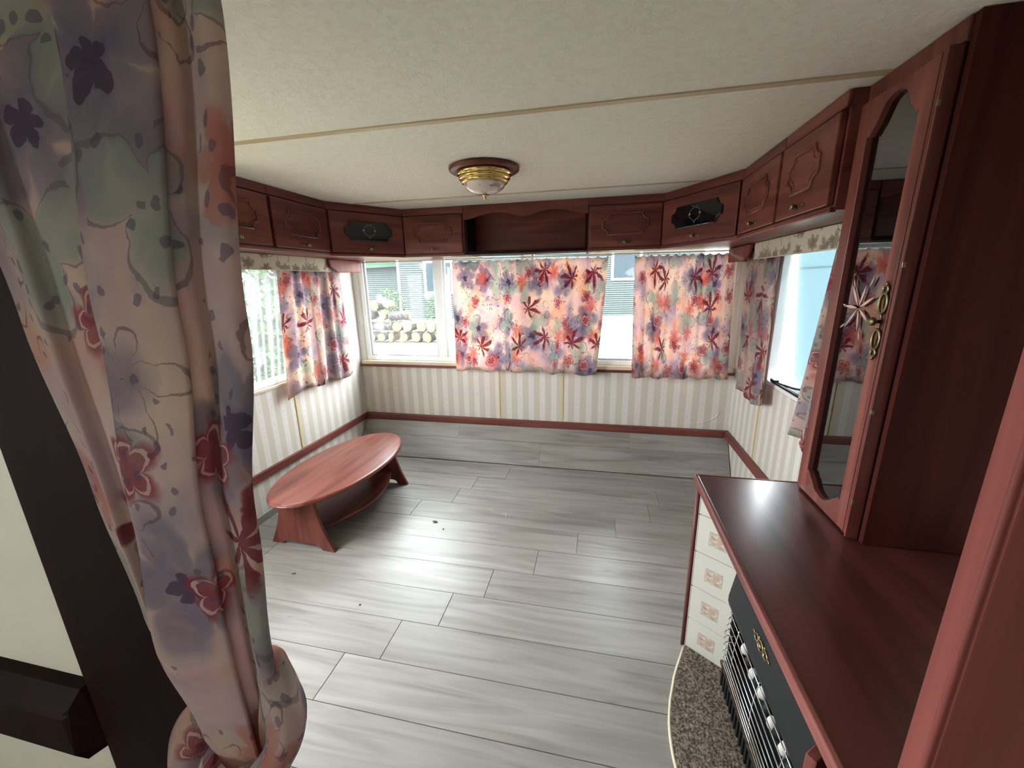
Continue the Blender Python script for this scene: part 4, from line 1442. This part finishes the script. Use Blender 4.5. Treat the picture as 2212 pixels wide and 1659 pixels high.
# ---------------------------------------------------------------- bits left on the floor
def bit(name, label, cat_, pts, r, m):
    c = pts[0]
    return tag(MB().tube(pts, r, 5).build(name, m, origin=(c[0], c[1], 0.0)), label, cat_, None)


bit('leaf_fragment', 'curled brown leaf scrap lying on the floor by the coffee table', 'debris', [(1.063, 2.045, 0.004), (1.078, 2.040, 0.007), (1.092, 2.042, 0.005), (1.102, 2.036, 0.004)], [0.002, 0.006, 0.004, 0.001], DEBRIS)
bit('wood_shaving', 'thin pale curl on the floor beside the far table leg', 'debris', [(1.16, 2.46, 0.002), (1.18, 2.465, 0.003), (1.195, 2.475, 0.002)], 0.0016, SHAVE)
bit('wood_shaving', 'short white shaving lying left of the hooked one in mid floor', 'debris', [(1.37, 2.235, 0.002), (1.385, 2.238, 0.003), (1.395, 2.235, 0.002)], 0.0018, SHAVE)
bit('wood_shaving', 'hooked white shaving lying in the middle of the floor', 'debris', [(1.47, 2.20, 0.002), (1.495, 2.21, 0.003), (1.502, 2.195, 0.003), (1.505, 2.165, 0.002)], 0.0018, SHAVE)
bit('bark_crumb', 'tiny dark crumb on the floor in front of the leaf scrap', 'debris', [(1.155, 1.98, 0.003), (1.162, 1.982, 0.003)], 0.003, DEBRIS)
bit('bark_crumb', 'tiny reddish crumb on the floor near the table front leg', 'debris', [(0.53, 1.475, 0.003), (0.545, 1.48, 0.003)], 0.0035, DEBRIS)
bit('bark_crumb', 'dark crumb on a plank near the door curtain', 'debris', [(0.99, 1.355, 0.003), (0.998, 1.358, 0.003)], 0.003, DEBRIS)

# ================================================================== OUTSIDE
GZ = -0.55
gr = MB()
gr.grid(lambda u, v: (-30 + 60 * u, -12 + 60 * v, GZ + 0.05 * math.sin(u * 37) * math.cos(v * 41)), 60, 60)
struct(gr.build('ground', GROUND, smooth=True), 'dry grass yard outside the window')


def siding_shadow_strips(x0, x1, z0, z1, pitch):  # dark strips laid on the siding in place of shade under each board
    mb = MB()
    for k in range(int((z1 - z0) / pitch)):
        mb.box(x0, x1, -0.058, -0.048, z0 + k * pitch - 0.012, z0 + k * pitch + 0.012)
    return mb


def siding_wall(mb, x0, x1, z0, z1, pitch, proud):
    n = int((z1 - z0) / pitch)
    for k in range(n):
        za, zb = z0 + k * pitch, z0 + (k + 1) * pitch
        b = len(mb.v)
        mb.v += [(x0, -proud, za), (x1, -proud, za), (x1, 0, zb), (x0, 0, zb), (x0, 0, za), (x1, 0, za)]
        mb.f += [(b, b + 1, b + 2, b + 3), (b + 4, b + 5, b + 1, b)]
    return mb


hs = thing('neighbour_house', 'white clapboard house with blue blinds behind the log pile', 'house', (-8.3, 20.0, GZ), 0.22)
siding_wall(MB(), 0, 16, 0.12, 5.0, 0.11, 0.05).build('siding', SIDING, hs, world=False)
siding_shadow_strips(0, 16, 0.12, 5.0, 0.11).build('painted_shadow_line', SHADOW_STRIP, hs, world=False)['kind'] = 'stuff'
MB().box(-0.06, 0.06, -0.05, 0.05, 0.0, 5.0).build('corner_board', WHITE, hs, world=False)
for (x0, x1, z0, z1) in ((1.45, 2.75, 1.55, 3.0), (11.25, 12.6, 2.05, 3.45)):
    f = MB().box(x0 - 0.12, x1 + 0.12, -0.10, -0.02, z0 - 0.12, z0).box(x0 - 0.12, x1 + 0.12, -0.10, -0.02, z1, z1 + 0.12) \
        .box(x0 - 0.12, x0, -0.10, -0.02, z0, z1).box(x1, x1 + 0.12, -0.10, -0.02, z0, z1).build('window_frame', WHITE, hs, world=False)
    MB().box(x0, x1, -0.075, -0.06, z0, z1).build('pane', BLUEPANE, f, world=False)
    for k in range(20):
        zz = z0 + 0.04 + k * (z1 - z0 - 0.05) / 20
        MB().box(x0 + 0.02, x1 - 0.02, -0.090, -0.080, zz, zz + 0.04).build('blind_slat', BLIND, f, world=False)
MB().box(-0.3, 16.3, -0.4, 3.0, 5.0, 5.25).build('roof', GREENPAINT, hs, world=False)
h2 = thing('green_roofed_annexe', 'pale clapboard annexe with a light green eave at the far left', 'house', (-16.5, 23.0, GZ), 0.1)
siding_wall(MB(), 0, 8.6, 0.0, 5.0, 0.12, 0.05).build('siding', SIDING, h2, world=False)
siding_shadow_strips(0, 8.6, 0.0, 5.0, 0.12).build('painted_shadow_line', SHADOW_STRIP, h2, world=False)['kind'] = 'stuff'
MB().slab([(0, 2.80), (8.6, 3.05), (8.6, 3.42), (0, 2.98)], -0.6, -0.02).build('eave_board', GREENPAINT, h2, world=False)

# the log pile, every log a thing of its own
def log_mesh(L, r, seed, split=False):
    rnd = random.Random(seed)
    n = 10
    mbb, mbc = MB(), MB()
    rr = [r * rnd.uniform(0.88, 1.1) for _ in range(n)]
    ang_ = [2 * PI * k / n for k in range(n)]
    if split:
        rr = [x if math.sin(a) > -0.15 else x * 0.25 for x, a in zip(rr, ang_)]
    rings = [(-L / 2, 1.0), (-L / 6, 1.04), (L / 6, 0.97), (L / 2, 1.0)]
    for x, s in rings:
        for k in range(n):
            mbb.v.append((x, rr[k] * s * math.cos(ang_[k]), rr[k] * s * math.sin(ang_[k])))
    for i in range(len(rings) - 1):
        for k in range(n):
            k2 = (k + 1) % n
            mbb.f.append((i * n + k, i * n + k2, (i + 1) * n + k2, (i + 1) * n + k))
    for sx in (-1, 1):
        b = len(mbc.v)
        for k in range(n):
            mbc.v.append((sx * (L / 2 + 0.004), rr[k] * 0.97 * math.cos(ang_[k]), rr[k] * 0.97 * math.sin(ang_[k])))
        mbc.f.append(tuple(b + k for k in (range(n) if sx > 0 else reversed(range(n)))))
    return mbb, mbc


protos = []
for i, (L, r, sp_) in enumerate(((0.55, 0.15, False), (0.50, 0.18, False), (0.75, 0.14, False), (0.50, 0.18, True))):
    a, b = log_mesh(L, r, i, sp_)
    protos.append((a, b, L, r))
rl = random.Random(5)
made = {}
where = ('in the bottom layer', 'in the second layer', 'in the middle layer', 'in the fourth layer', 'on top')
what = ('short round log', 'thick round log', 'long thin log', 'pale split log')
spots = []
for layer, (n_l, xa) in enumerate(((9, -6.6), (8, -6.4), (6, -6.6), (4, -6.4), (2, -6.6))):
    k = 0
    while k < n_l:
        side = rl.random() < 0.3 and k < n_l - 1      # lying sideways takes two places
        kind_ = 2 if side else rl.choice((0, 1, 1, 3))
        spots.append((xa + (k + (0.5 if side else 0)) * 0.42, 12.9 + rl.uniform(-0.08, 0.08), GZ + 0.2 + layer * 0.36, kind_, side, layer))
        k += 2 if side else 1
nth = ('first', 'second', 'third', 'fourth', 'fifth', 'sixth', 'seventh', 'eighth', 'ninth')
count_ = {}
for (x, y, z, p, side, layer) in spots:
    count_[layer] = count_.get(layer, 0) + 1
    if p not in made:
        a, b, L, r = protos[p]
        o = a.build('log', BARK if p != 3 else CUT, world=False)
        b.build('cut_end', CUT, o, world=False)
        made[p] = o
    else:
        o = copy_tree(made[p])
    o.location = (x, y, z)
    o.rotation_euler = (rl.uniform(0, 6.28), 0, rl.uniform(-0.08, 0.08) if side else PI / 2 + rl.uniform(-0.12, 0.12))
    tag(o, '%s, %s from the left %s of the heap outside' % (what[p], nth[count_[layer] - 1], where[layer]), 'log', 'logs in the heap outside')

# shrubs: each a bush of separate leaves on stems
def shrub(label, loc, w, h, n, seed, leafy=0.10):
    rnd = random.Random(seed)
    t = thing('shrub', label, 'shrub', loc, 0, 'shrubs outside the windows')
    lf, stem = MB(), MB()
    for k in range(7):
        a = rnd.uniform(0, 6.28)
        stem.tube([(0, 0, 0), (0.12 * w * math.cos(a), 0.12 * w * math.sin(a), h * 0.5), (0.4 * w * math.cos(a), 0.4 * w * math.sin(a), h * rnd.uniform(0.8, 1))], [0.03, 0.02, 0.006], 5)
    for k in range(n):
        a, q = rnd.uniform(0, 6.28), rnd.random() ** 0.5
        z = rnd.uniform(0.05, 1)
        rr = w * 0.5 * q * (1 - 0.5 * z * z)
        c = Vector((rr * math.cos(a), rr * math.sin(a), z * h))
        d1 = Vector((rnd.uniform(-1, 1), rnd.uniform(-1, 1), rnd.uniform(-0.4, 1))).normalized() * leafy * rnd.uniform(0.6, 1.2)
        d2 = d1.cross(Vector((rnd.uniform(-1, 1), rnd.uniform(-1, 1), rnd.uniform(-1, 1)))).normalized() * leafy * 0.3
        b = len(lf.v)
        lf.v += [tuple(c), tuple(c + d1 * 0.5 + d2), tuple(c + d1), tuple(c + d1 * 0.5 - d2)]
        lf.f.append((b, b + 1, b + 2, b + 3))
    stem.build('stem', BARK, t, world=False)
    o = lf.build('foliage', LEAF, t, world=False, fix=False)
    o['kind'] = 'stuff'
    return t


shrub('tall leafy shrub at the left side of the log heap', (-7.9, 14.2, GZ), 1.3, 2.7, 700, 1)
shrub('weedy green bush behind the log heap', (-6.2, 15.2, GZ), 1.5, 1.75, 900, 2)
shrub('low weedy bush behind the right part of the log heap', (-4.4, 15.6, GZ), 1.2, 1.5, 600, 3)
shrub('leafy hedge bush outside the left wall window', (-1.5, 3.3, GZ), 1.9, 2.7, 2600, 4, 0.13)
shrub('second hedge bush farther along outside the left wall window', (-2.6, 5.6, GZ), 2.2, 2.9, 2600, 7, 0.13)
shrub('hedge bush beyond the open right window', (6.3, 7.4, GZ), 2.2, 2.3, 900, 5)
shrub('hedge bush farther along beyond the open right window', (8.2, 10.4, GZ), 2.4, 2.4, 900, 6)
